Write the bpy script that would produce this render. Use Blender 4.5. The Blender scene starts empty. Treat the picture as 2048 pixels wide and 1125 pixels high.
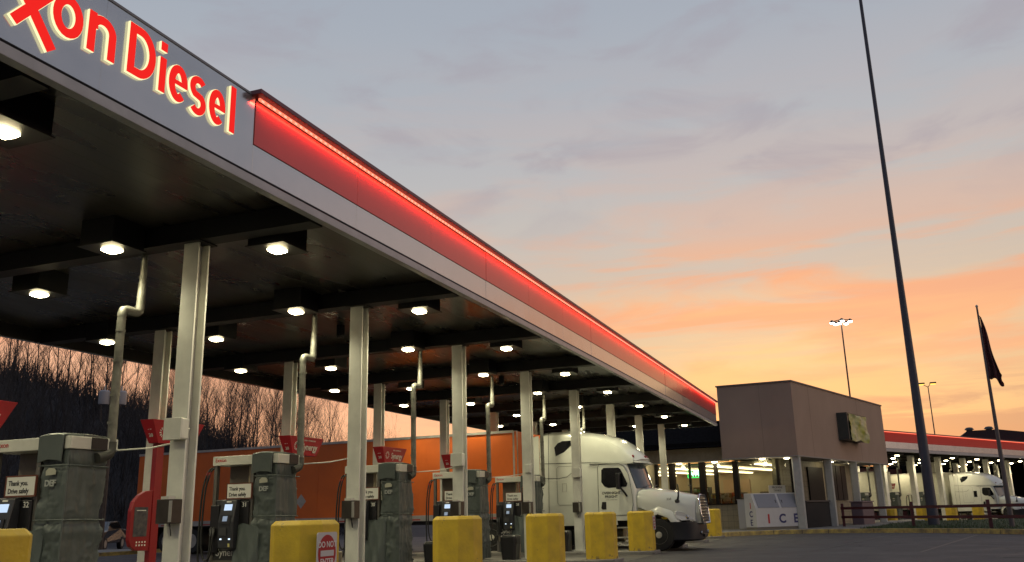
import bpy, math, random
from mathutils import noise as NZ
from math import sin, cos, radians, pi, atan2, hypot, sqrt
from mathutils import Vector, Matrix
random.seed(11)
SC = bpy.context.scene
COL = SC.collection
# ------------------------------------------------------------------ camera
F_PX, PITCH, ROLL, YAW, EYE = 1769.79, .2568, -.0254, .3659, 1.32
d = Vector((cos(PITCH)*cos(YAW), cos(PITCH)*sin(YAW), sin(PITCH)))
r = Vector((sin(YAW), -cos(YAW), 0)); u = r.cross(d)
r2 = r*cos(ROLL)+u*sin(ROLL); u2 = -r*sin(ROLL)+u*cos(ROLL)
cd = bpy.data.cameras.new('camera'); cam = bpy.data.objects.new('camera', cd); COL.objects.link(cam)
cd.sensor_width = 36; cd.lens = F_PX/2048*36; cd.clip_start = .1; cd.clip_end = 6000
cam.matrix_world = Matrix((( r2.x, u2.x, -d.x, 0), (r2.y, u2.y, -d.y, 0), (r2.z, u2.z, -d.z, EYE), (0, 0, 0, 1)))
SC.camera = cam
SC.view_settings.view_transform = 'Standard'; SC.view_settings.look = 'None'
SC.view_settings.exposure = 0.0; SC.view_settings.gamma = 1
SC.cycles.max_bounces = 6; SC.cycles.diffuse_bounces = 3; SC.cycles.glossy_bounces = 3
SC.cycles.transmission_bounces = 4; SC.cycles.transparent_max_bounces = 8
SC.cycles.sample_clamp_indirect = 4; SC.cycles.use_denoising = True
SC.cycles.caustics_reflective = False; SC.cycles.caustics_refractive = False
# ------------------------------------------------------------------ dusk sky
W = bpy.data.worlds.new('World'); SC.world = W; W.use_nodes = True
nt = W.node_tree; N = nt.nodes; L = nt.links
for n in list(N): N.remove(n)
def nd(t, **k):
    n = N.new(t)
    for a, b in k.items(): setattr(n, a, b)
    return n
def mth(op, a, b=None, c=None, clamp=False):
    n = nd('ShaderNodeMath', operation=op); n.use_clamp = clamp
    for i, v in enumerate((a, b, c)):
        if v is None: continue
        if isinstance(v, (int, float)): n.inputs[i].default_value = v
        else: L.new(v, n.inputs[i])
    return n.outputs[0]
def ramp(fac, stops, interp='EASE'):
    n = nd('ShaderNodeValToRGB'); e = n.color_ramp.elements; n.color_ramp.interpolation = interp
    while len(e) < len(stops): e.new(.5)
    for i, (p, c) in enumerate(stops):
        e[i].position = p; e[i].color = (*c, 1) if len(c) == 3 else c
    L.new(fac, n.inputs[0]); return n.outputs[0]
def mixc(f, a, b):
    n = nd('ShaderNodeMix', data_type='RGBA')
    for i, v in ((0, f), (6, a), (7, b)):
        if isinstance(v, (int, float)): n.inputs[i].default_value = v
        elif isinstance(v, tuple): n.inputs[i].default_value = (*v, 1)
        else: L.new(v, n.inputs[i])
    return n.outputs[2]
tc = nd('ShaderNodeTexCoord'); sep = nd('ShaderNodeSeparateXYZ'); L.new(tc.outputs['Generated'], sep.inputs[0])
X_, Y_, Z_ = sep.outputs
base = ramp(Z_, [(0, (.58, .30, .15)), (.06, (.64, .36, .19)), (.115, (.74, .46, .235)), (.165, (.65, .48, .30)), (.21, (.60, .475, .36)),
                 (.25, (.54, .46, .39)), (.30, (.51, .47, .435)), (.36, (.455, .45, .46)), (.43, (.405, .425, .465)), (.52, (.36, .395, .455)), (1, (.27, .32, .42))], 'LINEAR')
# sunset side / far side
sd = mth('ADD', mth('MULTIPLY', X_, cos(radians(6))), mth('MULTIPLY', Y_, sin(radians(6))))
def mapnoise(sx, sy, sz, scale, detail, rough, dist=0, off=0):
    m = nd('ShaderNodeMapping'); m.inputs['Scale'].default_value = (sx, sy, sz); m.inputs['Location'].default_value = (off, off*.7, off*.3)
    m.inputs['Rotation'].default_value = (radians(-9), 0, 0)
    L.new(tc.outputs['Generated'], m.inputs[0])
    n = nd('ShaderNodeTexNoise'); n.inputs['Scale'].default_value = scale; n.inputs['Detail'].default_value = detail
    n.inputs['Roughness'].default_value = rough; n.inputs['Distortion'].default_value = dist
    L.new(m.outputs[0], n.inputs[0]); return n.outputs['Fac']
n1 = mapnoise(1.3, 1.3, 9, 2.4, 7, .55, .5, 3.1)
n2 = mapnoise(1.4, 1.4, 15, 3.0, 7, .6, .5, 8.4)
n3 = mapnoise(2.2, 2.2, 6, 3.0, 7, .55, .6, 1.7)
# pink-orange cloud sheets between 8 and 22 degrees
band = ramp(Z_, [(0, (.2,)*3), (.10, (.4,)*3), (.18, (1,)*3), (.24, (.95,)*3), (.29, (.35,)*3), (.36, (.12,)*3), (.5, (0,)*3)], 'LINEAR')
c1 = mth('MULTIPLY', ramp(n1, [(.40, (0,)*3), (.56, (1,)*3)]), band)
col = mixc(mth('MULTIPLY', c1, .9), base, (.84, .35, .18))
# bright yellow gap near the sunset point
gx = mth('SUBTRACT', sd, .90)
glow = mth('MULTIPLY', mth('MULTIPLY', gx, 10, clamp=True), ramp(Z_, [(0, (.3,)*3), (.08, (.7,)*3), (.16, (1,)*3), (.25, (.2,)*3), (.32, (0,)*3)], 'LINEAR'))
col = mixc(mth('MULTIPLY', glow, mth('MULTIPLY', ramp(n2, [(.35, (1,)*3), (.6, (.1,)*3)]), .6)), col, (1.0, .56, .22))
# mauve streaks low down
lowb = ramp(Z_, [(0, (.8,)*3), (.05, (1,)*3), (.10, (.8,)*3), (.14, (0,)*3)], 'LINEAR')
c2 = mth('MULTIPLY', ramp(n2, [(.43, (0,)*3), (.58, (1,)*3)]), lowb)
col = mixc(mth('MULTIPLY', c2, .75), col, (.44, .22, .16))
# thin grey-mauve wisps high up
hib = ramp(Z_, [(.28, (0,)*3), (.36, (1,)*3), (.6, (.6,)*3), (1, (.4,)*3)], 'LINEAR')
c3 = mth('MULTIPLY', ramp(n3, [(.46, (0,)*3), (.68, (1,)*3)]), hib)
col = mixc(mth('MULTIPLY', c3, .5), col, (.34, .30, .35))
c4 = mth('MULTIPLY', ramp(n1, [(.45, (1,)*3), (.30, (0,)*3)]), hib)
sd2 = mth('ADD', mth('MULTIPLY', X_, cos(radians(14))), mth('MULTIPLY', Y_, sin(radians(14))))
back = ramp(mth('MULTIPLY_ADD', sd2, .5, .5), [(0, (1,)*3), (.5, (.85,)*3), (.70, (.70,)*3), (.80, (.30,)*3), (.87, (0,)*3)], 'LINEAR')
back = mth('MULTIPLY', back, ramp(Z_, [(.35, (1,)*3), (.75, (.25,)*3)], 'LINEAR'))
col = mixc(mth('MULTIPLY', back, .9), col, (.13, .14, .19))
rs = ramp(mth('SUBTRACT', mth('MULTIPLY', X_, .09), mth('MULTIPLY', Y_, .995)), [(.84, (0,)*3), (.95, (1,)*3)], 'LINEAR')  # bright sky patch added out of view to light the shop's right face
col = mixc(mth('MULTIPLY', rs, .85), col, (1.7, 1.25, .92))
lf = ramp(mth('ADD', mth('MULTIPLY', X_, .73), mth('MULTIPLY', Y_, .68)), [(.88, (0,)*3), (.97, (1,)*3)], 'LINEAR')
col = mixc(mth('MULTIPLY', lf, ramp(Z_, [(0, (.8,)*3), (.18, (.75,)*3), (.3, (0,)*3)], 'LINEAR')), col, (1.12, .53, .31))
below = ramp(mth('MULTIPLY', Z_, -8, clamp=True), [(0, (0,)*3), (1, (1,)*3)])
col = mixc(below, col, (.07, .06, .06))
sky = nd('ShaderNodeTexSky'); sky.sky_type = 'NISHITA'; sky.sun_disc = False
sky.sun_elevation = radians(1.5); sky.sun_rotation = radians(90-6)
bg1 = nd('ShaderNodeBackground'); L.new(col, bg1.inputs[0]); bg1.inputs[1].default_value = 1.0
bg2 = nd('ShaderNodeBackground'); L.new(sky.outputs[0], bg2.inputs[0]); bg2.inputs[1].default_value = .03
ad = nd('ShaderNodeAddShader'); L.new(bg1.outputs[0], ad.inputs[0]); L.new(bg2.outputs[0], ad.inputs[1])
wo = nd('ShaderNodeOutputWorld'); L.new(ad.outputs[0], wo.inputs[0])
sl = bpy.data.lights.new('sun', 'SUN'); sl.energy = .12; sl.angle = radians(12); sl.color = (1, .6, .35)
so = bpy.data.objects.new('sun', sl); COL.objects.link(so)
so.rotation_euler = Vector((-cos(radians(6))*cos(radians(2)), -sin(radians(6))*cos(radians(2)), -sin(radians(2)))).to_track_quat('-Z', 'Y').to_euler()

# ------------------------------------------------------------------ materials
MATS = {}
def mat(name, c, rough=.6, metal=0, var=.0, scale=4, bump=0, bscale=40, spec=.5, emit=None, estr=0, c2=None, rvar=0, stretch=(1, 1, 1), coat=0, detail=5, bdist=.02, ndist=0):
    if name in MATS: return MATS[name]
    m = bpy.data.materials.new(name); m.use_nodes = True; t = m.node_tree; b = t.nodes['Principled BSDF']
    b.inputs['Base Color'].default_value = (*c, 1); b.inputs['Roughness'].default_value = rough
    b.inputs['Metallic'].default_value = metal; b.inputs['Specular IOR Level'].default_value = spec
    if coat: b.inputs['Coat Weight'].default_value = coat; b.inputs['Coat Roughness'].default_value = .08
    if emit: b.inputs['Emission Color'].default_value = (*emit, 1); b.inputs['Emission Strength'].default_value = estr
    if var or bump or rvar:
        co = t.nodes.new('ShaderNodeTexCoord'); mp = t.nodes.new('ShaderNodeMapping'); mp.inputs['Scale'].default_value = stretch
        t.links.new(co.outputs['Object'], mp.inputs[0])
        n = t.nodes.new('ShaderNodeTexNoise'); n.inputs['Scale'].default_value = scale; n.inputs['Detail'].default_value = detail; n.inputs['Roughness'].default_value = .6
        t.links.new(mp.outputs[0], n.inputs[0])
        if var:
            rr = t.nodes.new('ShaderNodeValToRGB'); e = rr.color_ramp.elements
            k2 = c2 or tuple(x*(1-var) for x in c)
            e[0].position = .33; e[0].color = (*k2, 1); e[1].position = .67; e[1].color = (*tuple(min(1, x*(1+var*.3)) for x in c), 1)
            t.links.new(n.outputs['Fac'], rr.inputs[0]); t.links.new(rr.outputs[0], b.inputs['Base Color'])
        if rvar:
            mr = t.nodes.new('ShaderNodeMapRange'); mr.inputs['From Min'].default_value = .3; mr.inputs['From Max'].default_value = .7
            mr.inputs['To Min'].default_value = max(0.02, rough-rvar); mr.inputs['To Max'].default_value = min(1, rough+rvar)
            t.links.new(n.outputs['Fac'], mr.inputs[0]); t.links.new(mr.outputs[0], b.inputs['Roughness'])
        if bump:
            n2_ = t.nodes.new('ShaderNodeTexNoise'); n2_.inputs['Scale'].default_value = bscale; n2_.inputs['Detail'].default_value = 4
            t.links.new(mp.outputs[0], n2_.inputs[0]); bp = t.nodes.new('ShaderNodeBump'); bp.inputs['Strength'].default_value = bump; bp.inputs['Distance'].default_value = bdist; n2_.inputs['Distortion'].default_value = ndist
            t.links.new(n2_.outputs['Fac'], bp.inputs['Height']); t.links.new(bp.outputs[0], b.inputs['Normal'])
    MATS[name] = m; return m
def emis(name, c, s): return mat(name, (0, 0, 0), .5, emit=c, estr=s, spec=0)
def stripes(m, axis, period, width, dark=.3, bumpd=.004):
    """adds thin seam lines every `period` metres along an object axis: darker and recessed"""
    t = m.node_tree; b = t.nodes['Principled BSDF']
    co = t.nodes.new('ShaderNodeTexCoord'); s = t.nodes.new('ShaderNodeSeparateXYZ'); t.links.new(co.outputs['Object'], s.inputs[0])
    def mm(op, a, bb):
        n = t.nodes.new('ShaderNodeMath'); n.operation = op
        t.links.new(a, n.inputs[0]) if not isinstance(a, (int, float)) else setattr(n.inputs[0], 'default_value', a)
        n.inputs[1].default_value = bb; return n.outputs[0]
    f = mm('FRACT', mm('DIVIDE', s.outputs[axis], period), 0)
    g = mm('LESS_THAN', f, width/period)
    mx = t.nodes.new('ShaderNodeMix'); mx.data_type = 'RGBA'; mx.blend_type = 'MULTIPLY'
    if b.inputs['Base Color'].is_linked: t.links.new(b.inputs['Base Color'].links[0].from_socket, mx.inputs[6])
    else: mx.inputs[6].default_value = b.inputs['Base Color'].default_value
    mx.inputs[7].default_value = (dark, dark, dark, 1); t.links.new(g, mx.inputs[0]); t.links.new(mx.outputs[2], b.inputs['Base Color'])
    bp = t.nodes.new('ShaderNodeBump'); bp.inputs['Distance'].default_value = bumpd; bp.inputs['Strength'].default_value = .8; bp.invert = True
    t.links.new(g, bp.inputs['Height'])
    if b.inputs['Normal'].is_linked: t.links.new(b.inputs['Normal'].links[0].from_socket, bp.inputs['Normal'])
    t.links.new(bp.outputs[0], b.inputs['Normal']); return m
ASPH = mat('asphalt', (.060, .056, .056), .72, var=.35, scale=.7, bump=.5, bscale=60, rvar=.15)
CONC = mat('concrete', (.22, .21, .19), .85, var=.3, scale=2, bump=.3)
FASC = mat('fascia_grey', (.56, .58, .61), .20, metal=.8, var=.06, scale=1.2, rvar=.04, bump=.04, bscale=1.1, spec=.6)
FRED = mat('fascia_red', (.62, .075, .07), .19, metal=.25, var=.06, scale=1, rvar=.04, bump=.04, bscale=1.1, spec=.6)
TRIM = mat('trim_grey', (.42, .43, .45), .35, var=.15, scale=3)
DTRIM = mat('groove_dark', (.05, .05, .055), .5)
SOFF = mat('soffit_bronze', (.050, .045, .036), .30, var=.3, scale=1.3, rvar=.08, bump=.03, bscale=2.4, spec=.8, stretch=(.35, 1.6, 1), detail=2)
stripes(SOFF, 1, .30, .014, .10)
BEAM = mat('beam_dark', (.007, .006, .006), .6, var=.3)
STEELW = mat('white_paint_steel', (.70, .70, .64), .45, var=.15, scale=2.5, rvar=.1, bump=.04, bscale=30)
HOUS = mat('lamp_housing', (.010, .009, .008), .45, var=.3)
LENS = emis('lamp_lens', (1, .84, .48), 50)
CAPM = mat('cap_maroon', (.14, .03, .045), .4)
LED = emis('led_red', (1, .20, .11), 1.6)
LEDB = emis('led_bead', (1, .32, .22), 1.9)
YEL = mat('yellow_paint', (.66, .46, .03), .55, var=.22, scale=3, bump=.25, bscale=25, c2=(.52, .35, .03), rvar=.12)
def grime(m, colr, thr, scale, zfade=None):
    t = m.node_tree; b = t.nodes['Principled BSDF']; co = t.nodes.new('ShaderNodeTexCoord'); n = t.nodes.new('ShaderNodeTexNoise'); n.inputs['Scale'].default_value = scale; n.inputs['Detail'].default_value = 8; n.inputs['Roughness'].default_value = .65
    t.links.new(co.outputs['Object'], n.inputs[0]); f = n.outputs['Fac']
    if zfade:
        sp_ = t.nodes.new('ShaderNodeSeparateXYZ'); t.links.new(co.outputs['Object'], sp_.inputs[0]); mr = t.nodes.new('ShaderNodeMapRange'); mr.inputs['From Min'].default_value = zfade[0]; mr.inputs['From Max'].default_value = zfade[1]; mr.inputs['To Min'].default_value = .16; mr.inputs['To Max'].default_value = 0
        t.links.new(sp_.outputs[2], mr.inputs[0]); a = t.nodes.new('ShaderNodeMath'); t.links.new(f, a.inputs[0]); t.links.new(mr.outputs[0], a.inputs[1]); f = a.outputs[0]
    rr = t.nodes.new('ShaderNodeValToRGB'); rr.color_ramp.elements[0].position = thr; rr.color_ramp.elements[1].position = thr+.07; t.links.new(f, rr.inputs[0])
    mx = t.nodes.new('ShaderNodeMix'); mx.data_type = 'RGBA'; mx.inputs[7].default_value = (*colr, 1); t.links.new(rr.outputs[0], mx.inputs[0])
    if b.inputs['Base Color'].is_linked: t.links.new(b.inputs['Base Color'].links[0].from_socket, mx.inputs[6])
    else: mx.inputs[6].default_value = b.inputs['Base Color'].default_value
    t.links.new(mx.outputs[2], b.inputs['Base Color']); return m
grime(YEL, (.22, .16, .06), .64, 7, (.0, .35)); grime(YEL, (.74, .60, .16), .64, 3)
grime(ASPH, (.028, .026, .026), .57, .9); grime(ASPH, (.10, .095, .09), .66, 3.5); grime(CONC, (.08, .07, .06), .58, 2.2)
WHT = mat('white_plastic', (.66, .66, .60), .5, var=.08)
BLK = mat('black_plastic', (.012, .012, .014), .38, var=.2)
DGR = mat('dark_grey_metal', (.045, .046, .05), .45, var=.25)
TAN = mat('tan_panel', (.17, .145, .115), .5, var=.15)
RUB = mat('rubber', (.012, .012, .012), .7)
TARP = mat('green_grey_tarp', (.10, .120, .116), .42, var=.15, scale=1.6, bump=.25, bscale=6, rvar=.06, spec=.35, stretch=(1, 1, .5), bdist=.05, ndist=.6)
PIPE = mat('galvanised_pipe', (.22, .22, .19), .5, metal=.3, var=.4, scale=6, bump=.15)
REDS = mat('sign_red', (.38, .012, .022), .4, var=.12)
REDB = mat('sign_red_bright', (.24, .009, .012), .4, var=.1)
INKW = mat('ink_white', (.7, .7, .66), .5)
INKD = mat('ink_dark', (.02, .02, .022), .5)
INKR = mat('ink_red', (.5, .02, .02), .5)
INKB = mat('ink_blue', (.04, .045, .16), .5)
SCRN = emis('pump_screen', (.62, .78, 1), 1.0)
SCRD = emis('pump_button_light', (.7, .85, 1), 1.6)
TRW = mat('truck_white', (.70, .72, .65), .22, var=.05, scale=2, coat=.6, rvar=.05)
CHR = mat('chrome', (.6, .6, .6), .12, metal=1)
TGL = mat('truck_glass', (.006, .007, .009), .12, spec=.3)
TORG = mat('trailer_orange', (.62, .125, .014), .5, var=.14, scale=.8, rvar=.1)
ALU = mat('aluminium', (.42, .41, .38), .4, metal=.5, var=.2)
STUC = mat('stucco_brown', (.40, .285, .215), .75, var=.10, scale=.6, bump=.3, bscale=50, stretch=(1, 1, .5))
stripes(STUC, 1, 2.44, .02, .7)
BEIG = mat('beige_wall', (.34, .30, .21), .7, var=.15)
BLOC = mat('tan_tile', (.27, .235, .16), .6, var=.15)
stripes(BLOC, 2, .3, .014, .45); stripes(BLOC, 1, .3, .014, .45)
SHIN = mat('dark_shingle', (.010, .010, .011), 1, spec=.05, var=.4, scale=8, bump=.4)
MUL = mat('brown_mullion', (.012, .009, .008), .6, spec=.2)
KERB = mat('kerb_yellow', (.50, .37, .10), .8, var=.55, scale=3.5, bump=.4, c2=(.2, .16, .09))
FEN = mat('fence_maroon', (.10, .022, .028), .6, var=.3)
BARK = mat('bark', (.036, .034, .036), .9, var=.3)
HILL = mat('hill_litter', (.045, .045, .052), .95, var=.4, scale=.3, bump=.5, bscale=3)
def glass_mat():
    m = bpy.data.materials.new('shop_glass'); m.use_nodes = True; t = m.node_tree
    for n in list(t.nodes): t.nodes.remove(n)
    o = t.nodes.new('ShaderNodeOutputMaterial'); mx = t.nodes.new('ShaderNodeMixShader'); tr = t.nodes.new('ShaderNodeBsdfTransparent')
    gl = t.nodes.new('ShaderNodeBsdfGlossy'); gl.inputs['Roughness'].default_value = .03; tr.inputs[0].default_value = (.86, .88, .84, 1)
    fr = t.nodes.new('ShaderNodeFresnel'); fr.inputs[0].default_value = 1.45
    t.links.new(fr.outputs[0], mx.inputs[0]); t.links.new(tr.outputs[0], mx.inputs[1]); t.links.new(gl.outputs[0], mx.inputs[2]); t.links.new(mx.outputs[0], o.inputs[0]); return m
GLS = glass_mat()

# ------------------------------------------------------------------ mesh helpers
class MB:
    def __init__(s): s.v = []; s.f = []
    def add(s, vs, fs):
        o = len(s.v); s.v += [tuple(p) for p in vs]; s.f += [tuple(i+o for i in f) for f in fs]; return s
    def box(s, x0, x1, y0, y1, z0, z1, fn=None):
        vs = [(x, y, z) for z in (z0, z1) for y in (y0, y1) for x in (x0, x1)]
        if fn: vs = [fn(*p) for p in vs]
        return s.add(vs, [(0, 2, 3, 1), (4, 5, 7, 6), (0, 1, 5, 4), (2, 6, 7, 3), (0, 4, 6, 2), (1, 3, 7, 5)])
    def prism(s, poly, fn, a, b):
        """poly: list of 2-D points; fn(u, v, w) -> 3-D; extruded from w=a to w=b"""
        n = len(poly); vs = [fn(p[0], p[1], a) for p in poly]+[fn(p[0], p[1], b) for p in poly]
        return s.add(vs, [tuple(range(n-1, -1, -1)), tuple(range(n, 2*n))]+[(i, (i+1) % n, n+(i+1) % n, n+i) for i in range(n)])
    def loft(s, secs, caps=True, closed=True):
        n = len(secs[0]); o = []
        for q in secs: o += q
        fs = []
        for k in range(len(secs)-1):
            for i in range(n if closed else n-1):
                j = (i+1) % n; fs.append((k*n+i, k*n+j, (k+1)*n+j, (k+1)*n+i))
        if caps: fs += [tuple(range(n-1, -1, -1)), tuple(range((len(secs)-1)*n, len(secs)*n))]
        return s.add(o, fs)
    def tube(s, pts, rad, n=8, caps=True):
        pts = [Vector(p) for p in pts]; R = rad if isinstance(rad, (list, tuple)) else [rad]*len(pts)
        secs = []; up = Vector((0, 0, 1)); prev = None
        for i, p in enumerate(pts):
            t = (pts[min(i+1, len(pts)-1)]-pts[max(i-1, 0)]).normalized()
            a = prev - t*prev.dot(t) if prev is not None else (t.cross(up) if abs(t.z) < .9 else t.cross(Vector((1, 0, 0))))
            if a.length < 1e-6: a = t.orthogonal()
            a.normalize(); b = t.cross(a); prev = a
            secs.append([tuple(p+(a*cos(2*pi*k/n)+b*sin(2*pi*k/n))*R[i]) for k in range(n)])
        return s.loft(secs, caps)
    def lathe(s, prof, c=(0, 0, 0), axis='z', n=24):
        secs = []
        for (rr, h) in prof:
            q = []
            for k in range(n):
                a = 2*pi*k/n; x, y = rr*cos(a), rr*sin(a)
                q.append((c[0]+x, c[1]+y, c[2]+h) if axis == 'z' else (c[0]+h, c[1]+x, c[2]+y) if axis == 'x' else (c[0]+x, c[1]+h, c[2]+y))
            secs.append(q)
        return s.loft(secs, True)
    def build(s, name, m, parent=None, bevel=0, smooth=0, seg=2, loc=None):
        me = bpy.data.meshes.new(name); me.from_pydata(s.v, [], s.f); me.materials.append(m)
        me.validate(); me.update()
        if smooth:
            me.polygons.foreach_set('use_smooth', [True]*len(me.polygons)); me.set_sharp_from_angle(angle=radians(smooth))
        o = bpy.data.objects.new(name, me); COL.objects.link(o)
        if parent: o.parent = parent
        if loc: o.location = loc
        if bevel:
            md = o.modifiers.new('bevel', 'BEVEL'); md.width = bevel; md.segments = seg; md.limit_method = 'ANGLE'; md.angle_limit = radians(35)
        return o
def tag(o, label=None, cat=None, group=None, kind=None):
    if label: o['label'] = label
    if cat: o['category'] = cat
    if group: o['group'] = group
    if kind: o['kind'] = kind
    return o
def thing(name, label, cat, loc=(0, 0, 0), rz=0, group=None):
    o = bpy.data.objects.new(name, None); COL.objects.link(o); o.location = loc; o.rotation_euler = (0, 0, rz); o.empty_display_size = .2
    return tag(o, label, cat, group)
def copy_tree(o, parent=None):
    c = o.copy(); COL.objects.link(c)
    if parent: c.parent = parent
    for ch in [x for x in bpy.data.objects if x.parent == o]: copy_tree(ch, c)
    return c
def box(name, m, parent, x0, x1, y0, y1, z0, z1, bevel=0, fn=None): return MB().box(x0, x1, y0, y1, z0, z1, fn).build(name, m, parent, bevel)
FRONT = ((1, 0, 0), (0, 0, 1))       # seen from -Y
LANE = ((0, -1, 0), (0, 0, 1))       # seen from -X
def text(s, at, right_up, size, m, parent, name='lettering', off=.0, ext=.002, sx=1, align='CENTER', sp=1):
    cu = bpy.data.curves.new('t', 'FONT'); cu.body = s; cu.size = size; cu.offset = off; cu.extrude = ext; cu.align_x = align; cu.space_character = sp
    cu.resolution_u = 3
    ob = bpy.data.objects.new('t', cu); me = bpy.data.meshes.new_from_object(ob); bpy.data.objects.remove(ob); bpy.data.curves.remove(cu)
    R = Vector(right_up[0]).normalized(); U = Vector(right_up[1]).normalized(); Nn = R.cross(U)
    M = Matrix(((R.x*sx, U.x, Nn.x, at[0]), (R.y*sx, U.y, Nn.y, at[1]), (R.z*sx, U.z, Nn.z, at[2]), (0, 0, 0, 1)))
    me.transform(M); me.materials.clear(); me.materials.append(m)
    o = bpy.data.objects.new(name, me); COL.objects.link(o); o.parent = parent; return o

# ------------------------------------------------------------------ ground
DX, X0 = 4.655, 10.076
YC, YB, YBK = 8.86, 6.76, 13.70
def gz(x, y):
    t = min(1, max(0, (x-58)/12)); return -.32*t*t*(3-2*t)
g = MB(); xs = [-400, -60, -10, 10, 30, 50, 58, 60, 62, 64, 66, 68, 70, 90, 140, 400, 3000]; ys = [-2500, -400, -80, -20, 0, 20, 60, 120, 400, 2500]
g.v = [(x, y, gz(x, y)) for y in ys for x in xs]; nx = len(xs)
g.f = [(j*nx+i, j*nx+i+1, (j+1)*nx+i+1, (j+1)*nx+i) for j in range(len(ys)-1) for i in range(nx-1)]
tag(g.build('asphalt_ground', ASPH), kind='structure')
# concrete slab under canopy, one sheet 4 mm up
tag(box('concrete_apron', mat('apron', (.10, .095, .085), .7, var=.4, scale=1.1, bump=.2), None, 2, 45.4, 6.2, 16.8, -.05, .004), kind='structure')
# pale seams in the lot
sm = MB()
for (a, b, c, dd) in ((30, 1.6, 45, -1.0), (28, -1.2, 42, -4.0), (36, 5.2, 43.2, 3.9)):
    v = Vector((c-a, dd-b)).normalized(); n_ = Vector((-v.y, v.x))*.035
    sm.add([(a-n_.x, b-n_.y, .006), (a+n_.x, b+n_.y, .006), (c+n_.x, dd+n_.y, .006), (c-n_.x, dd-n_.y, .006)], [(0, 3, 2, 1)])
tag(sm.build('pavement_seam', mat('seam_tar', (.015, .014, .014), .5)), kind='structure')

cr = MB(); RC = random.Random(8)
for _ in range(16):
    x, y = RC.uniform(24, 46), RC.uniform(-4, 5.5); a = RC.uniform(0, 6.28); pts = [(x, y)]
    for _ in range(14):
        a += RC.uniform(-.5, .5); x += .35*cos(a); y += .35*sin(a); pts.append((x, y))
    Lf, Rt = [], []
    for i, (px0, py0) in enumerate(pts):
        w0 = .012+.008*sin(i); Lf.append((px0-w0*sin(a), py0+w0, .005)); Rt.append((px0+w0*sin(a), py0-w0, .005))
    n0 = len(pts); cr.add(Lf+Rt, [(i, n0+i, n0+i+1, i+1) for i in range(n0-1)])
tag(cr.build('asphalt_crack', mat('crack', (.012, .011, .011), .9)), kind='structure')
# ------------------------------------------------------------------ canopy
FY = 6.65; ZB, ZT = 5.33, 6.50; CX0, CX1, CY1 = 1.2, 45.7, 17.2; RX = 8.43
can = thing('fuel_canopy', 'long flat diesel canopy with grey and red fascia on white steel columns, nearest the camera', 'canopy', (0, 0, 0))
box('roof_deck', BEAM, can, CX0+.02, CX1-.02, FY+.15, CY1-.02, 5.72, 6.40)
box('soffit', SOFF, can, CX0+.06, CX1-.06, FY+.12, CY1-.06, 5.64, 5.70)
# front fascia: lower trim lip, dark groove, panels
MB().prism([(FY-.02, ZB), (FY-.02, ZB+.115), (FY+.10, ZB+.115), (FY+.10, ZB)], lambda a, b, w: (w, a, b), CX0, CX1).build('fascia_lip', TRIM, can, .006)
box('groove', DTRIM, can, CX0, CX1, FY+.03, FY+.10, ZB+.117, ZB+.152)
px_ = [CX0, 3.65, 6.10]; x = RX
gp = [(CX0, 3.6), (3.6, 6.02), (6.02, RX)]
for a, b in gp: box('fascia_panel', FASC, can, a+.001, b-.001, FY, FY+.1, ZB+.155, ZT, .001)
n_p = 15; w_p = (CX1-RX)/n_p
for k in range(n_p):
    a, b = RX+k*w_p, RX+(k+1)*w_p
    jy = random.uniform(-.004, .004)
    box('fascia_panel', FASC, can, a+.003, b-.003, FY+jy, FY+.1, ZB+.155, ZB+.53, .003)
    box('red_panel', FRED, can, a+.003, b-.003, FY-.012+jy, FY+.1, ZB+.533, ZT-.04, .003)
box('parapet_cap', mat('cap_grey', (.20, .21, .24), .4), can, CX0, RX-.1, FY-.01, FY+.3, ZT+.002, ZT+.03)
box('light_cap', CAPM, can, RX-.08, CX1, FY-.145, FY+.25, ZT+.002, ZT+.065, .006)

stp = MB(); stp.box(RX+.02, CX1-.05, FY-.055, FY-.03, ZT-.038, ZT-.004)
strip = stp.build('light_strip', LED, can)
bd = MB(); x = RX+.05
while x < CX1-.1:
    bd.box(x, x+.05, FY-.062, FY-.056, ZT-.046, ZT-.022); x += .12
bd.build('light_bead', LEDB, strip)['kind'] = 'stuff'
def led_lamp(p, length, energy, rz):
    al = bpy.data.lights.new('led_lamp', 'AREA'); al.shape = 'RECTANGLE'; al.size = length; al.size_y = .03; al.energy = energy; al.color = (1, .055, .028); al.spread = radians(120)
    ao = bpy.data.objects.new('led_lamp', al); COL.objects.link(ao); ao.location = p
    ao.rotation_euler = (Matrix.Rotation(rz, 3, 'Z') @ Matrix.Rotation(radians(52), 3, 'X')).to_euler()
led_lamp(((RX+CX1)/2, FY-.125, ZT-.006), CX1-RX-.1, 115, 0)
# back and end fascias
box('fascia_panel', FASC, can, CX0, CX1, CY1-.06, CY1+.04, ZB, ZT)
box('fascia_panel', FASC, can, CX1-.05, CX1+.05, FY+.11, CY1-.07, ZB, ZT)
box('fascia_panel', FASC, can, CX0-.05, CX0+.05, FY+.11, CY1-.07, ZB, ZT)
box('inner_lining', BEAM, can, CX0+.06, CX1-.06, CY1-.078, CY1-.062, ZB+.01, 5.63)
box('inner_lining', BEAM, can, CX1-.068, CX1-.052, FY+.12, CY1-.08, ZB+.01, 5.63)
box('inner_lining', BEAM, can, CX0+.052, CX0+.068, FY+.12, CY1-.08, ZB+.01, 5.63)
box('inner_lining', BEAM, can, CX0+.07, CX1-.07, FY+.102, FY+.118, ZB+.01, 5.63)
for k in range(-1, 8):
    X = X0+k*DX
    box('beam', BEAM, can, X-.15, X+.15, FY+.14, CY1-.08, 5.325, 5.62)
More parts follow.
